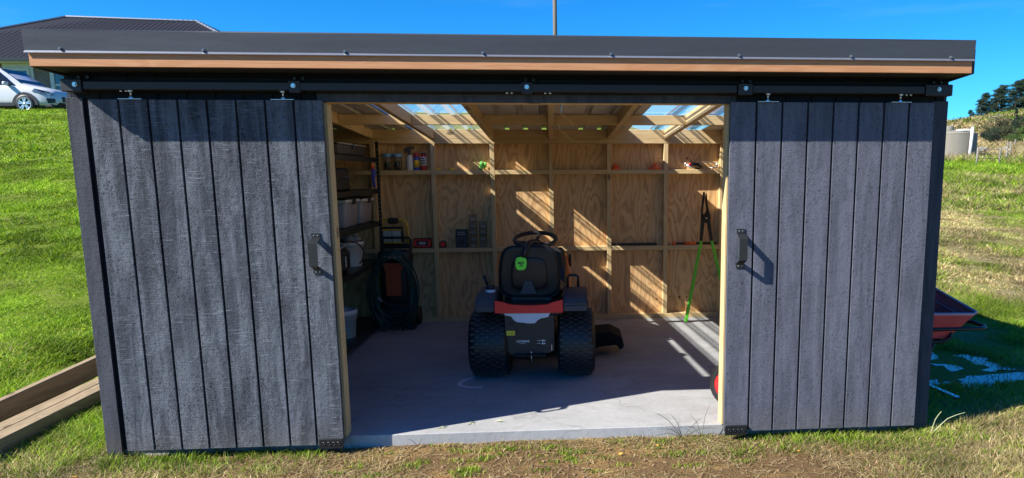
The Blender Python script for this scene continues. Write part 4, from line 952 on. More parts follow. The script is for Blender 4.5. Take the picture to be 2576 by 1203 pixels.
# ---------------------------------------------------------------- outdoors, close by
def sleeper(name, x0, x1, z0, h, y0, y1, rot, label, tilt=0):
    o = MB().box(x0, x1, 0, y1-y0, 0, h, .004).build(name, 'sleeper', None, ((0, y0, z0)), (rad(tilt), 0, rad(rot))); return tag(o, label, 'timber')
sleeper('timber_sleeper', -.862-.105, -.862, -.062, .098, -1.3, 0, 1.2, 'right half of the pale squared timber pair lying in the sun left of the shed', .3) if False else None
def timber(P0, P1, w_, h, label, roll_=0):
    """square-sawn length with its lower right edge running P0 -> P1"""
    P0, P1 = Vector(P0), Vector(P1); d = (P1-P0); Ln = d.length
    o = MB().box(-w_, 0, 0, Ln, 0, h, .005).build('timber_sleeper', 'sleeper', None, P0)
    o.rotation_mode = 'QUATERNION'; o.rotation_quaternion = d.to_track_quat('Y', 'Z'); return tag(o, label, 'timber', 'timbers lying left of the shed')
timber((-.878, -.9, -.070), (-.885, 2.2, -.056), .108, .103, 'nearest pale squared timber left of the shed, top in full sun')
timber((-.9875, -.9, -.068), (-.9945, 2.3, -.050), .108, .099, 'middle pale squared timber, touching the nearest one')
timber((-1.24, -.9, -.085), (-1.235, 2.75, .02), .055, .150, 'brown plank standing on edge against the lawn left of the shed')

# wheelbarrow on the far side of the shed
wb = empty('wheelbarrow', (5.05, .95, -.07), 0, 'red plastic wheelbarrow with black tube frame beside the shed wall', 'wheelbarrow')
def W(x, y, z): return (x-5.05, y-.95, z+.07)
rim = [(4.80, .62, .55), (5.30, .60, .545), (5.345, .64, .55), (5.30, 1.02, .625), (5.26, 1.30, .69), (5.18, 1.45, .725), (4.95, 1.45, .725), (4.85, 1.30, .69), (4.78, 1.02, .625), (4.76, .66, .55)]
bot = [(4.88, .70, .36), (5.16, .69, .355), (5.19, .72, .355), (5.17, .95, .36), (5.15, 1.10, .38), (5.10, 1.18, .40), (4.98, 1.18, .40), (4.93, 1.10, .38), (4.90, .95, .36), (4.87, .73, .355)]
mb = MB(); n = len(rim); A = [mb.b.verts.new(W(*p)) for p in rim]; B = [mb.b.verts.new(W(*p)) for p in bot]
for i in range(n): mb.b.faces.new((A[i], A[(i+1) % n], B[(i+1) % n], B[i]))
mb.b.faces.new(B); tr = mb.build('tray', 'barrow_red', wb)
so_ = tr.modifiers.new('t', 'SOLIDIFY'); so_.thickness = .006
MB().tube([W(*p) for p in rim], .011, 8, closed=True).build('rim', 'barrow_rim', tr)
for t in (.28, .62):
    a = [Vector(W(*p)).lerp(Vector(W(*q)), t) for p, q in ((rim[2], bot[2]), (rim[3], bot[3]), (rim[4], bot[4]))]
    MB().tube([p+Vector((-.006, 0, .002)) for p in a], .004, 6).build('tray_rib', 'barrow_rim', tr)
MB().tube([W(4.60, .50, .462), W(5.30, .50, .462), W(5.345, .52, .462), W(5.36, .56, .466), W(5.33, .66, .475), W(5.29, .73, .472), W(5.24, .72, .46), W(5.19, .68, .42), W(5.17, .66, .36), W(5.12, .66, .335), W(4.90, .68, .33)], .014, 10).build('tube_handle', 'steel_black', wb)
MB().tube([W(5.08, .70, .34), W(4.98, .74, -.06)], .012, 8).tube([W(4.90, .70, .34), W(4.82, .74, -.06)], .012, 8).tube([W(4.82, .74, -.055), W(4.98, .74, -.055)], .012, 8).tube([W(5.12, .7, .34), W(5.08, 1.35, .20)], .012, 8).tube([W(4.92, .7, .34), W(5.0, 1.35, .20)], .012, 8).build('leg_frame', 'steel_black', wb)
wlb = MB().lathe([(.05, -.02), (.12, -.04), (.175, -.035), (.19, 0), (.175, .035), (.12, .04), (.05, .02)], axis='x', n=28).build('wheel', 'rubber', wb, W(5.04, 1.42, .13))
MB().lathe([(0, -.03), (.06, -.02), (.11, -.03), (.12, 0), (.11, .03), (.06, .02), (0, .03)], axis='x', n=20).build('wheel_hub', 'barrow_red', wlb)
stp = MB().box(-.02, .02, -.20, .22, 0, .012, .002).build('metal_strip', 'alu', None, (5.17, .75, -.058), (0, 0, rad(8))); tag(stp, 'pale metal strip lying in the shaded wet grass right of the shed', 'metal strip')

# ---------------------------------------------------------------- far things: tank, fence, rocks, house, car, pole
wt = empty('water_tank', (35.9, 55.6, 2.45), 0, 'round pale concrete rainwater tank on the paddock right of the shed', 'water tank')
MB().lathe([(1.75, 0), (1.75, 2.15)], n=64).build('tank_wall', 'tank_concrete', wt)
rf_ = MB().lathe([(1.77, 2.12), (1.77, 2.16), (1.2, 2.33), (.5, 2.52), (0, 2.56)], n=48).build('tank_roof', 'tank_concrete', wt)
MB().lathe([(.48, 2.35), (.48, 2.86), (.44, 2.88), (0, 2.86)], (-.75, -.2, -.08), n=24).build('hatch', 'tank_concrete', rf_)
MB().tube([(.25, -2.0, .02), (.36, -1.92, 1.2), (.45, -1.86, 2.62)], .125, 12).build('downpipe', 'frame_white', wt)
MB().tube([(.45, -1.86, 2.40), (-.15, -1.2, 2.42), (-.35, -.9, 2.40)], .09, 10).build('inlet_pipe', 'frame_white', wt)
MB().lathe([(0, -.3), (2.5, -.3), (2.35, .02), (1.8, .14), (0, .14)], (0, -.6, 0), n=36).build('gravel_skirt', 'tank_concrete', wt)
fe = empty('paddock_fence', (36, 45, 0), 0, 'wire paddock fence with weathered posts beyond the lawn', 'fence')
fp = [(29.6, 41.5), (32.3, 43.4), (35.4, 47.5), (39.5, 53.5), (44.0, 60.5), (48.5, 68.0), (53.5, 74.5), (60, 81)]
def fz(x, y): return float(gz(x, y))
for i, (x, y) in enumerate(fp):
    z = fz(x, y); MB().cyl((x-36, y-45, z-.3), (x-36+.03, y-45, z+1.05), .065 if i % 3 else .08, .06, 8).build('post', 'post_wood', fe)
for h in (.35, .65, .95):
    MB().tube([(x-36, y-45, fz(x, y)+h) for x, y in fp], .012, 4).build('wire', 'steel_black', fe)
def rock(x, y, r, sc, rot, label, n=3):
    z = fz(x, y); mb = MB()
    mb.ico((0, 0, 0), r, n, sc, .9, rot)
    o = mb.build('rock_outcrop', 'rock', None, (x, y, z+r*sc[2]*.15)); o.rotation_euler = (0, rad(random.uniform(-14, 4)), 0); return tag(o, label, 'rock', 'limestone rocks on the rough slope')
rock(40.9, 60, .75, (1.6, .6, .5), .6, 'long slanting grey rock slab on the slope right of the tank'); rock(45.2, 64, .6, (1.5, .8, .45), .1, 'pale rock in the middle of the outcrop below the bushes')
rock(48.0, 68, .75, (1.6, .7, .45), .5, 'upper pale rock in front of the dark bushes at the right edge'); rock(47.5, 64.5, .45, (1.5, .8, .5), -.2, 'small low rock at the right edge of the outcrop')
rock(43.3, 59.5, .35, (1.6, .8, .4), .2, 'smallest flat rock at the foot of the outcrop'); 
for x, y, r, lb in ((133, 205, 1.8, 'highest rock face on the far hillside, just under the pines'), (121, 190, 1.4, 'rock face on the far hillside, next below the highest one'), (88, 130, .9, 'lowest rock face on the far hillside, above the brown bush'), (98, 150, 1.1, 'rock face halfway up the far hillside')): rock(x, y, r, (1.9, .8, .25), .3, lb, 3)

def leaf_cloud(centers, radii, count, size, squash=1.0, seed=0, needle=False, tint_noise=.5):
    """many leaf-sized faces filling a set of ellipsoid clumps"""
    r = np.random.default_rng(seed); C = np.array(centers); Rr = np.array(radii); k = len(C)
    wgt = Rr.prod(1)**(2/3); idx = r.choice(k, count, p=wgt/wgt.sum())
    d = r.normal(size=(count, 3)); d /= np.linalg.norm(d, axis=1)[:, None]; rad_ = r.random(count)**.45
    P = C[idx] + d*Rr[idx]*rad_[:, None]
    a = r.normal(size=(count, 3)); a /= np.linalg.norm(a, axis=1)[:, None]; b = np.cross(a, r.normal(size=(count, 3))); b /= np.linalg.norm(b, axis=1)[:, None]
    s = size*(.5+r.random(count))[:, None]; a = a*s; b = b*s*(.35 if needle else .6)
    V = np.concatenate([P-a*.5-b*.2, P-a*.1+b*.5, P+a*.6], 0).reshape(3, count, 3).transpose(1, 0, 2).reshape(-1, 3)
    F = np.arange(3*count).reshape(-1, 3); cl = r.random(k)
    t = np.repeat(np.clip(cl[idx]*.6 + r.random(count)*.4, 0, 1), 3)
    return V, F, t
def pine(x, y, h, seed, lean, label, base=None):
    r = random.Random(seed); z = fz(x, y)-.3
    t = empty('pine_tree', (x, y, z), 0, label, 'pine tree', 'pine trees on the hill ridge')
    MB().tube([(0, 0, 0), (lean*.3, 0, h*.4), (lean*.7, 0, h*.75), (lean, 0, h*.97)], [h*.028, h*.022, h*.013, h*.004], 7).build('trunk', 'bark', t)
    C, Rd = [], []
    mb = MB()
    for i in range(52):
        q = .08+.90*(i/52)**.9; a = r.random()*6.28; ln = h*(.36*(1-q)**.7+.04)*(.65+.6*r.random()); cx = lean*q
        ex, ey, ez = cx+ln*math.cos(a), ln*math.sin(a)*.9, h*q+ln*.12
        mb.tube([(cx, 0, h*q), (ex, ey, ez)], [h*.006, h*.002], 4)
        for s_ in (.45, .8, 1.02):
            C.append((cx+(ex-cx)*s_, ey*s_, h*q+(ez-h*q)*s_)); Rd.append((h*.085*(.7+r.random()*.7), h*.08, h*.040*(.7+r.random()*.7)))
    mb.build('branches', 'bark', t)
    V, F, tt = leaf_cloud(C, Rd, 15000, h*.032, seed=seed, needle=True)
    np_mesh('crown', V, F, 'pine_leaf', tt, 'tint', t)
pn = [(151.2, 250, 4.4, -1.0, 'lowest wind-bent pine at the left end of the ridge row'), (153.9, 249, 7.6, -.8, 'second pine from the left, rising over the low bent one'),
      (156.6, 251, 9.4, -.5, 'third pine from the left in the ridge row'), (159.6, 249, 10.2, -.3, 'fourth pine from the left, with a pointed top'),
      (162.6, 252, 11.4, 0, 'fifth pine from the left in the ridge row'), (165.8, 249, 12.2, .2, 'tall pine near the right edge of the picture'), (169.2, 251, 12.6, .3, 'pine cut off by the right edge of the picture'), (173.2, 252, 12.0, .3, 'pine just outside the right edge of the picture')]
for i, (x, y, h, ln, lb) in enumerate(pn): pine(x, y, h, 20+i, ln, lb)
def bush(x, y, w_, h, mat, seed, label, name='bush', cat='bush'):
    r = random.Random(seed); z = fz(x, y); t = empty(name, (x, y, z), 0, label, cat); C, Rd = [], []
    mb = MB()
    for i in range(26):
        a = r.random()*6.28; q = math.sqrt(r.random()); cz = h*(.15+.7*r.random()*(1-.5*q*q)); C.append((w_*.42*q*math.cos(a), w_*.35*q*math.sin(a), cz)); s_ = w_*.13*(.6+.8*r.random()); Rd.append((s_, s_, s_*.8))
        mb.tube([(0, 0, 0), (C[-1][0]*.5, C[-1][1]*.5, cz*.6), C[-1]], [.05, .03, .01], 4)
    mb.build('stem', 'bark', t); V, F, tt = leaf_cloud(C, Rd, 7000, max(w_, h)*.035, seed=seed); np_mesh('leaves', V, F, mat, tt, 'tint', t)
bush(60.0, 88, 4.6, 3.0, 'bush_leaf', 40, 'round brownish bush directly right of the water tank'); bush(56.6, 84, 2.8, 2.6, 'pine_leaf', 41, 'dark shrub between the tank and the brown bush')
bush(63.5, 90, 5.0, 1.6, 'shrub_leaf', 42, 'low bright green scrub below the brown bush'); bush(60, 83, 5.0, 1.0, 'shrub_leaf', 46, 'lowest strip of green scrub behind the fence')
bush(70.4, 98, 4.2, 3.9, 'pine_leaf', 43, 'dark evergreen bush with a pointed top near the right edge', 'evergreen_bush'); bush(73.6, 99, 3.6, 3.3, 'bush_leaf', 44, 'dull olive bush at the right edge'); bush(69.7, 100, 1.4, 5.4, 'pine_leaf', 45, 'small pointed evergreen standing above the dark bush', 'evergreen_bush')

# house on the left plateau
hz = 3.95; hs2 = empty('brick_house', (-19, 31.4, hz), 0, 'low brown brick house with dark hipped metal roof up the lawn', 'house')
def H(x, y, z): return (x+19, y-31.4, z-hz)
def hbox(x0, x1, y0, y1, z0, z1, name, mat, par=None, bev=0): return MB().box(x0+19, x1+19, y0-31.4, y1-31.4, z0-hz, z1-hz, bev).build(name, mat, par or hs2)
XL, XR = -31, -10.2
hbox(XL+.6, XR-.6, 32, 42.4, hz-.4, 6.52, 'wall', 'brick')
A, B_ = H(-22.1, 37.2, 9.48), H(-15.7, 37.2, 9.33); ez = 6.62
c1, c2_, c3_, c4 = H(-27.9, 31.4, ez), H(XR, 31.4, ez), H(XR, 43, ez), H(-27.9, 43, ez)
mb = MB(); vs = [mb.b.verts.new(p) for p in (A, B_, c1, c2_, c3_, c4)]
for f in ((2, 3, 1, 0), (3, 4, 1), (4, 5, 0, 1), (5, 2, 0)): mb.b.faces.new([vs[i] for i in f])
rf = mb.build('roof', 'house_roof', hs2)
for a, b in ((A, B_), (A, c1), (B_, c2_), (A, c4), (B_, c3_)): MB().tube([Vector(a)+Vector((0, 0, .02)), Vector(b)+Vector((0, 0, .02))], .07, 6).build('ridge_cap', 'flash_edge', rf)
mb = MB()
for i in range(70):
    x = -27.6+i*.25
    t = 1.0 if -22.1 <= x <= -15.7 else ((x+27.9)/5.8 if x < -22.1 else (XR-x)/(XR+15.7))
    if t > .04:
        q0 = Vector(H(x, 31.4, ez+.018)); q1 = Vector(H(x, 31.4+5.8*t, ez+.018+2.8*t)); mb.tube([q0, q1], .008, 4, caps=False)
o = mb.build('roof_ribs', 'house_roof', rf); o['kind'] = 'stuff'
hbox(-27.9, XR, 31.28, 31.40, 6.50, 6.64, 'gutter', 'gutter'); hbox(-27.9, XR, 31.41, 31.99, 6.46, 6.50, 'soffit', 'frame_white')
def window(x0, x1, z0, z1, top):
    p = hbox(x0-.12, x1+.14, 31.93, 31.985, z0-.1, top, 'window_panel', 'frame_white')
    for b in ((x0, x0+.09, z0, z1), (x1-.09, x1, z0, z1), (x0+.09, x1-.09, z1-.09, z1), (x0+.09, x1-.09, z0, z0+.09)): hbox(b[0], b[1], 31.86, 31.929, b[2], b[3], 'window_frame', 'frame_white', p).parent = p
    hbox(x0+.09, x1-.09, 31.90, 31.925, z0+.09, z1-.09, 'pane', 'pane', p)
window(-21.82, -20.80, 4.95, 6.24, 6.455); window(-19.86, -18.5, 4.95, 6.24, 6.30)
hbox(-19.80, -18.6, 31.86, 31.90, 5.50, 5.58, 'transom', 'frame_white')

# car
car = empty('parked_car', (-18.27, 26.4, 3.80), rad(-2), 'white crossover car parked nose to the right in front of the house', 'car')
# stations along x (front axle at x=+1.335): x, sill z, belt z, top z, half width, roof half width
S = [(-2.30, .55, .80, .90, .74, .60), (-2.22, .38, .98, 1.05, .84, .70), (-1.95, .32, 1.02, 1.30, .88, .66), (-1.55, .30, 1.03, 1.62, .90, .62), (-.9, .28, 1.02, 1.71, .90, .60), (0, .28, 1.00, 1.73, .90, .60),
     (.35, .28, .99, 1.66, .90, .60), (.75, .28, .98, 1.42, .90, .62), (1.12, .30, .96, 1.12, .90, .68), (1.35, .30, .94, 1.05, .90, .70), (1.8, .30, .86, .98, .88, .68), (2.15, .30, .76, .88, .80, .60), (2.28, .34, .66, .78, .70, .52), (2.34, .42, .58, .66, .60, .42)]
mb = MB(); R = []
for x, z0, zb_, zt, w_, rw in S:
    P = [(-w_*.97, z0), (-w_, z0+.25*(zb_-z0)), (-w_*1.0, zb_-.12), (-w_*.955, zb_), (-rw*1.04, zt-.05), (-rw*.9, zt), (rw*.9, zt), (rw*1.04, zt-.05), (w_*.955, zb_), (w_*1.0, zb_-.12), (w_, z0+.25*(zb_-z0)), (w_*.97, z0)]
    R.append([mb.b.verts.new((x, y, z)) for y, z in P])
for A_, B2 in zip(R, R[1:]):
    for i in range(12): mb.b.faces.new((A_[i], A_[(i+1) % 12], B2[(i+1) % 12], B2[i]))
mb.b.faces.new(R[0]); mb.b.faces.new(R[-1][::-1]); body = mb.build('body', 'car_white', car, smooth=True, recalc=True)
def cq(name, mat, pts, th=.012, par=None):
    mb = MB(); P = [Vector(p) for p in pts]; nrm = (P[1]-P[0]).cross(P[2]-P[0]).normalized()*th
    a = [mb.b.verts.new(p+nrm) for p in P]; b = [mb.b.verts.new(p-nrm) for p in P]; n = len(P)
    mb.b.faces.new(a); mb.b.faces.new(b[::-1])
    for i in range(n): mb.b.faces.new((a[i], b[i], b[(i+1) % n], a[(i+1) % n]))
    return mb.build(name, mat, par or car, recalc=True)
cq('windshield', 'car_glass', [(.40, -.56, 1.64), (.40, .56, 1.64), (1.10, .66, 1.125), (1.10, -.66, 1.125)], .02)
for s in (-1, 1):
    cq('side_window', 'car_glass', [(.98, s*.83, 1.03), (.10, s*.845, 1.055), (.08, s*.66, 1.62), (.30, s*.665, 1.60)], .02)
    cq('side_window', 'car_glass', [(.0, s*.845, 1.055), (-.95, s*.85, 1.06), (-.9, s*.675, 1.62), (-.02, s*.665, 1.64)], .02)
    m_ = rbox(.13, .20, .13, .04, 2, 'door_mirror', 'car_white', car, (.78, s*1.0, 1.07)); MB().box(-.04, .04, -.16 if s > 0 else .0, 0 if s > 0 else .16, -.07, -.02, .01).build('mirror_arm', 'car_black', m_)
    cq('headlight', 'lamp', [(1.62, s*.895, .80), (1.72, s*.895, .90), (2.14, s*.81, .80), (2.26, s*.66, .70), (2.20, s*.76, .64), (1.9, s*.88, .74)], .02)
    cq('fog_lamp_recess', 'car_black', [(2.06, s*.835, .56), (2.30, s*.70, .54), (2.29, s*.70, .40), (2.10, s*.82, .38)], .03)
    cq('sill_trim', 'car_black', [(-1.0, s*.905, .27), (.95, s*.905, .27), (.95, s*.905, .38), (-1.0, s*.905, .38)], .015)
    for wx in (-1.335, 1.335):
        arch = []
        for i in range(13):
            a = math.pi*i/12; arch.append((wx+.40*math.cos(a), .36+.40*math.sin(a)))
        MB().prism([(wx+.47*math.cos(math.pi*i/12), .30+.47*math.sin(math.pi*i/12)) for i in range(13)], 1, s*.60, s*.918, .006).build('wheel_arch', 'car_black', car)
        wl_ = MB().lathe([(.20, -.09), (.26, -.11), (.325, -.10), (.345, -.05), (.345, .05), (.325, .10), (.26, .11), (.20, .09)], axis='y', n=28).build('wheel', 'rubber', car, (wx, s*.835, .345))
        mb = MB(); mb.lathe([(.235, -.115), (.215, -.12), (.21, -.06), (.235, -.06)], axis='y', n=28)
        for k in range(5):
            for dd in (-.20, .20):
                a = 2*math.pi*k/5+.3; mb.prism([(.03*math.cos(a+1.4), .03*math.sin(a+1.4)), (.218*math.cos(a+dd+.09), .218*math.sin(a+dd+.09)), (.218*math.cos(a+dd-.09), .218*math.sin(a+dd-.09)), (.03*math.cos(a-1.4), .03*math.sin(a-1.4))], 1, -.118, -.095)
        mb.lathe([(0, -.122), (.045, -.120), (.05, -.10)], axis='y', n=16)
        if s > 0: mb.b.transform(Matrix.Rotation(math.pi, 4, 'Z'))
        mb.build('rim', 'rim', wl_, recalc=True)
cq('grille', 'car_black', [(2.352, -.40, .64), (2.352, .40, .64), (2.37, .36, .46), (2.37, -.36, .46)], .02); cq('bumper_intake', 'car_black', [(2.345, -.55, .42), (2.345, .55, .42), (2.30, .6, .30), (2.30, -.6, .30)], .03)
MB().box(-2.2, 2.25, -.82, .82, .22, .34, .03).build('underbody', 'car_black', car)

pl_ = MB().cyl((0, 0, -1), (.03, 0, 12.5), .14, .105, 12).build('utility_pole', 'pole_wood', None, (2.80, 42, 4.0)); tag(pl_, 'thin wooden utility pole rising behind the shed roof', 'utility pole')
bd = MB().ico((0, 0, 0), .05, 1, (2.2, .8, .7)).prism([(-.05, 0), (.03, 0), (-.04, .24)], 0, -.005, .005).build('bird', 'car_black', None, (-9.3, 14, 7.15)); tag(bd, 'tiny dark bird flying high at the upper left', 'bird')

# ---------------------------------------------------------------- grass
def blades(name, x, y, h, wd, cols, lean=.5, zoff=-.004, flat=0.0, label='grass', bend=True):
    n = len(x); z = gz(x, y)+zoff; a = rng.random(n)*2*np.pi; ca, sa = np.cos(a), np.sin(a); ln = lean*h*(.3+rng.random(n))
    b = rng.random(n)*2*np.pi; dx, dy = np.cos(b)*ln, np.sin(b)*ln; hh = h*(1-flat)
    P0 = np.stack([x-ca*wd/2, y-sa*wd/2, z], 1); P1 = np.stack([x+ca*wd/2, y+sa*wd/2, z], 1)
    if bend:
        m0 = np.stack([x-ca*wd*.42+dx*.35, y-sa*wd*.42+dy*.35, z+hh*.6], 1); m1 = np.stack([x+ca*wd*.42+dx*.35, y+sa*wd*.42+dy*.35, z+hh*.6], 1)
        T = np.stack([x+dx, y+dy, z+hh*.98], 1)
        V = np.stack([P0, P1, m0, m1, T], 1).reshape(-1, 3); i = np.arange(n)*5
        F = np.concatenate([np.stack([i, i+1, i+3], 1), np.stack([i, i+3, i+2], 1), np.stack([i+2, i+3, i+4], 1)], 0); C = np.repeat(cols, 5, 0)
    else:
        T = np.stack([x+dx, y+dy, z+hh], 1); V = np.stack([P0, P1, T], 1).reshape(-1, 3); i = np.arange(n)*3; F = np.stack([i, i+1, i+2], 1); C = np.repeat(cols, 3, 0)
    o = np_mesh(name, V, F, 'grass', C); return tag(o, label, 'grass', None, 'stuff')
GREEN = np.array([(.170, .285, .008), (.235, .350, .014), (.330, .430, .045), (.080, .190, .010)])
YEL = np.array([(0.228, 0.2508, 0.0532), (0.304, 0.2736, 0.0912), (0.1748, 0.2204, 0.0342), (0.3496, 0.2888, 0.1292)])
STRAW = np.array([(.52, .41, .20), (.44, .33, .15), (.62, .52, .29), (.30, .20, .09)])
def colours(x, y, k=0.0):
    d, s, r = zones(x, y); n = len(x); p = d + .55*(rng.random(n)-.5) + .45*fbm(x, y, 1.1, 3) + k
    g = GREEN[rng.integers(0, 4, n)]; yv = YEL[rng.integers(0, 4, n)]; st = STRAW[rng.integers(0, 4, n)]
    c = np.where((p < .50)[:, None], g, np.where((p < .80)[:, None], yv, st)); cl = np.clip(1.08+1.0*fbm(x, y, 1.7, 3)+.25*fbm(x, y, .35, 2), .62, 1.6)[:, None]; return c*cl*(.75+.5*rng.random((n, 1)))
def scatter(n, x0, x1, y0, y1, keep):
    x = x0+(x1-x0)*rng.random(n); y = y0+(y1-y0)*rng.random(n); k = keep(x, y) > rng.random(n); return x[k], y[k]
def inside(x, y): return ((x > -.30) & (x < 4.70) & (y > -.012) & (y < 3.62))
def notimber(x, y): return ~(((x > -1.11) & (x < -.87) & (y < 2.35)) | ((x > -1.32) & (x < -1.235) & (y < 2.8)))
# lawn rising on the left
def lawn_left(n, y0, y1, h, wd, nm, lb):
    y = y0+(y1-y0)*rng.random(n)**1.0; dpt = y+4.35; f0, f1 = -1.25*dpt, -.30*dpt
    x = 2.3+f0+(f1-f0)*rng.random(n); k = ~inside(x, y) & notimber(x, y); x, y = x[k], y[k]
    m_ = len(x); hh = h*(.5+.8*rng.random(m_))*np.clip(1+1.6*fbm(x, y, 2.6, 3), .3, 2.4); c = colours(x, y)
    return blades(nm, x, y, hh, wd*(.6+.8*rng.random(m_)), c, 1.5, label=lb, bend=False)
lawn_left(210000, .2, 5, .036, .009, 'lawn_grass', 'short bright green lawn grass beside the timbers on the left'); lawn_left(210000, 5, 12, .045, .018, 'lawn_grass', 'green lawn grass halfway up the left slope'); lawn_left(160000, 12, 25.5, .055, .036, 'lawn_grass', 'green lawn grass at the top of the left slope below the car')
# right side
def lawn_right(n, y0, y1, h, wd, nm, lb, f=(.28, .90)):
    y = y0+(y1-y0)*rng.random(n); dpt = y+4.35; x = 2.3+dpt*(f[0]+(f[1]-f[0])*rng.random(n)); d, s, r = zones(x, y)
    puddle_ = (np.hypot((x-5.75)/.75, (y-1.0)/.42) < 1) | (np.hypot((x-5.75)/.36, (y-1.62)/.36) < 1)
    k = ~inside(x, y) & (rng.random(len(x)) > s*.7) & ~(puddle_ & (rng.random(len(x)) < .93)); x, y = x[k], y[k]; m_ = len(x)
    return blades(nm, x, y, h*(.4+rng.random(m_))*np.clip(1+1.6*fbm(x, y, 2.2, 3), .3, 2.4), wd*(.7+.6*rng.random(m_)), colours(x, y), 1.4, label=lb, bend=False)
lawn_right(100000, .0, 5, .04, .007, 'rough_grass', 'patchy wet grass in the shade right of the shed', (.40, .98)); lawn_right(150000, 5, 14, .05, .019, 'rough_grass', 'yellowing grass on the sunny bank right of the shed')
lawn_right(90000, 14, 44, .12, .045, 'rough_grass', 'green grass in front of the water tank'); lawn_right(26000, 44, 110, .35, .10, 'rough_grass', 'long dry grass around the rocks behind the fence', (.52, .68))
lawn_right(60000, 110, 262, .55, .5, 'hill_grass', 'rough tussock grass and scrub over the far hillside', (.52, .68))
# strip in front of the shed
x, y = scatter(260000, -2.6, 6.2, -1.15, .9, lambda x, y: (~inside(x, y))*notimber(x, y)*(y < np.where((x > -.3) & (x < 4.7), 0, .9))*np.clip(1.05-zones(x, y)[1]*1.0+.75*fbm(x, y, 3.5, 3), .02, 1)*(.30+.7*(np.abs(fbm(x, y, 1.4, 3)+.2) > .12)))
m_ = len(x); sidey = np.clip((x < .9)*1.0 + (x > 3.6)*.8, 0, 1)
blades('front_grass', x, y, (.012+.030*rng.random(m_))*(.8+.7*sidey), .0042*(.7+.6*rng.random(m_)), colours(x, y, -.10), 1.1, label='thin green and yellow grass on the bare ground in front of the shed')
# dead straw lying flat
x, y = scatter(80000, -2.4, 6, -1.1, .3, lambda x, y: (~inside(x, y))*(y < np.where((x > -.3) & (x < 4.7), -.02, .3))*np.clip(.55+fbm(x, y, 2.5, 3)*1.6, .03, 1)); m_ = len(x)
c = STRAW[rng.integers(0, 4, m_)]*(.6+.5*rng.random((m_, 1)))
blades('dead_straw', x, y, (.022+.05*rng.random(m_)), .0052*(.5+.8*rng.random(m_)), c, 1.5, flat=.75, zoff=.002, label='dead straw scattered flat over the bare soil in front of the slab')
# greener tufts along the foot of the walls
def tufts(nm, P, lb, per=70, h=.075, spread=.045):
    X_, Y_, H_ = [], [], []
    for px_, py_ in P:
        k = int(per*random.uniform(.5, 1.3)); X_.append(px_+rng.normal(0, spread, k)); Y_.append(py_-np.abs(rng.normal(0, spread*.7, k))); H_.append(h*random.uniform(.6, 1.3)*(.4+.7*rng.random(k)))
    x, y, hh = map(np.concatenate, (X_, Y_, H_)); m_ = len(x); c = GREEN[rng.integers(0, 4, m_)]*1.1; yy = rng.random(m_) < .25; c[yy] = YEL[rng.integers(0, 4, yy.sum())]
    return blades(nm, x, y, hh, .0048*(.7+.6*rng.random(m_)), c, .8, label=lb)
tufts('grass_tufts', [(random.uniform(-.25, 1.0), random.uniform(-.16, -.05)) for _ in range(15)], 'greener grass tufts growing along the foot of the left door', 60, .06)
tufts('grass_tufts', [(random.uniform(3.5, 4.75), random.uniform(-.18, -.05)) for _ in range(15)], 'grass tufts growing along the foot of the right door', 55, .055)
tufts('grass_tufts', [(random.uniform(1.1, 3.4), -.06-random.random()*.42) for _ in range(60)], 'small green tufts dotted over the soil in front of the slab', 44, .036, .035)
tufts('grass_tufts', [(-.86+random.random()*.12, random.uniform(-.3, 1.2)) for _ in range(14)]+[(random.uniform(-.8, -.3), random.uniform(.2, 1.4)) for _ in range(14)], 'grass growing up between the timbers and the shed corner', 60, .06)
tufts('grass_tufts', [(random.uniform(4.6, 6.3), random.uniform(-.45, .05)) for _ in range(30)], 'bright grass at the front right of the shed in the sun', 60, .055)
# soil crumbs
mb = MB(); 
for i in range(1500):
    x_ = random.uniform(-.6, 5.0); y_ = -.03-random.random()**1.3*.6; r_ = random.uniform(.003, .011)
    mb.ico((x_, y_, float(gz(x_, y_))+r_*.3), r_, 1, (1.2, 1, .7), .8)
o = mb.build('soil_crumbs', plain('soil_crumb', (.20, .13, .065), .95, var=.4)); tag(o, 'crumbs of brown soil in front of the slab', 'soil', None, 'stuff')
mb = MB()
for i in range(18):
    x_ = random.uniform(-1.0, 5.2); y_ = -.08-random.random()*.6
    z_ = float(gz(x_, y_))+.012; a = random.random()*6; s_ = random.uniform(.010, .018)
    p = [Vector((x_, y_, z_))+Vector((math.cos(a+t)*s_*k, math.sin(a+t)*s_*k, random.uniform(0, .008))) for t, k in ((0, 1), (1.2, .55), (3.14, 1), (4.3, .55))]; mb.quad(*p)
o = mb.build('fallen_leaves', plain('yellow_leaf', (.70, .38, .05), .7)); tag(o, 'small yellow fallen leaves scattered over the ground in front', 'leaves', None, 'stuff')
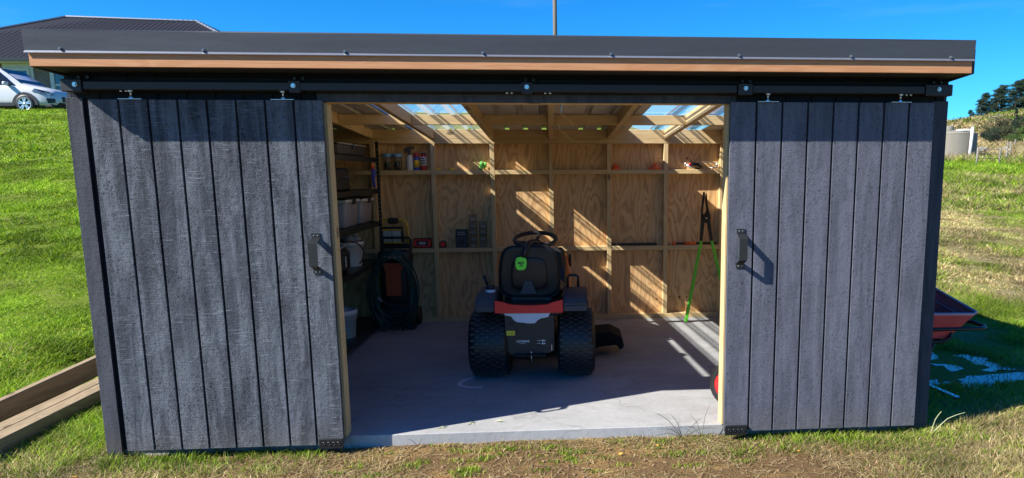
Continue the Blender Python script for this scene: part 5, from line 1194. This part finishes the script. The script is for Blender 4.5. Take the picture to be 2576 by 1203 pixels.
# weeds with single stems
def stalk(name, base, ends, mat, label, r=.0022):
    mb = MB()
    for e in ends:
        b = Vector(base); e = Vector(e); mid = b.lerp(e, .5)+Vector((random.uniform(-.01, .01), 0, (e-b).length*.14))
        mb.tube([b, b.lerp(mid, .5)+Vector((0, 0, .004)), mid, mid.lerp(e, .5)+Vector((0, 0, .003)), e], [r, r, r*.9, r*.8, r*.5], 5)
    o = mb.build(name, mat); return tag(o, label, 'weed')
M['stalk_dark'] = plain('dry_stalk', (.10, .11, .06), .8); M['stalk_pale'] = plain('pale_stalk', (.42, .46, .25), .7)
stalk('dry_weed', (3.10, -.03, -.07), [(2.93, -.10, .118), (3.02, -.08, .10), (3.30, -.05, -.005), (2.95, -.10, .02), (3.28, -.10, .02), (3.06, -.06, .01), (3.22, -.06, .075), (2.90, -.1, -.03)], 'stalk_dark', 'dark wiry weed arching over the right end of the slab edge', .0018)
stalk('dry_weed', (3.22, -.03, -.07), [(3.26, -.06, .15), (3.14, -.06, .09), (3.10, -.08, .03)], 'stalk_dark', 'thin dark weed stems beside the right jamb', .0016)
stalk('tall_weed', (4.64, -.12, -.07), [(4.69, -.14, .09), (4.83, -.16, .085)], 'stalk_pale', 'forked pale weed stalk curling up by the right corner of the shed', .0024)
stalk('dry_weed', (1.50, -.03, -.07), [(1.53, -.05, .0), (1.45, -.05, -.01)], 'stalk_dark', 'short dark weed at the left end of the slab edge', .0016)
for i, (x_, y_, a) in enumerate(((1.63, .10, .5), (1.80, .16, .9), (1.98, .18, -.3))):
    mb = MB(); d = Vector((math.cos(a), math.sin(a), 0))*.035
    mb.tube([Vector((x_, y_, .002))-d, Vector((x_, y_, .010)), Vector((x_, y_, .003))+d], [.002, .0045, .001], 5)
    mb.tube([Vector((x_, y_, .006)), Vector((x_+.02*math.sin(a), y_-.02, .004))], .0015, 4)
    o = mb.build('dry_leaf', 'stalk_pale'); tag(o, ['curled dry leaf nearest the left end of the slab front', 'broad dry leaf on the slab, between two thinner ones', 'thin dry twig on the slab front, rightmost of three'][i], 'leaf')
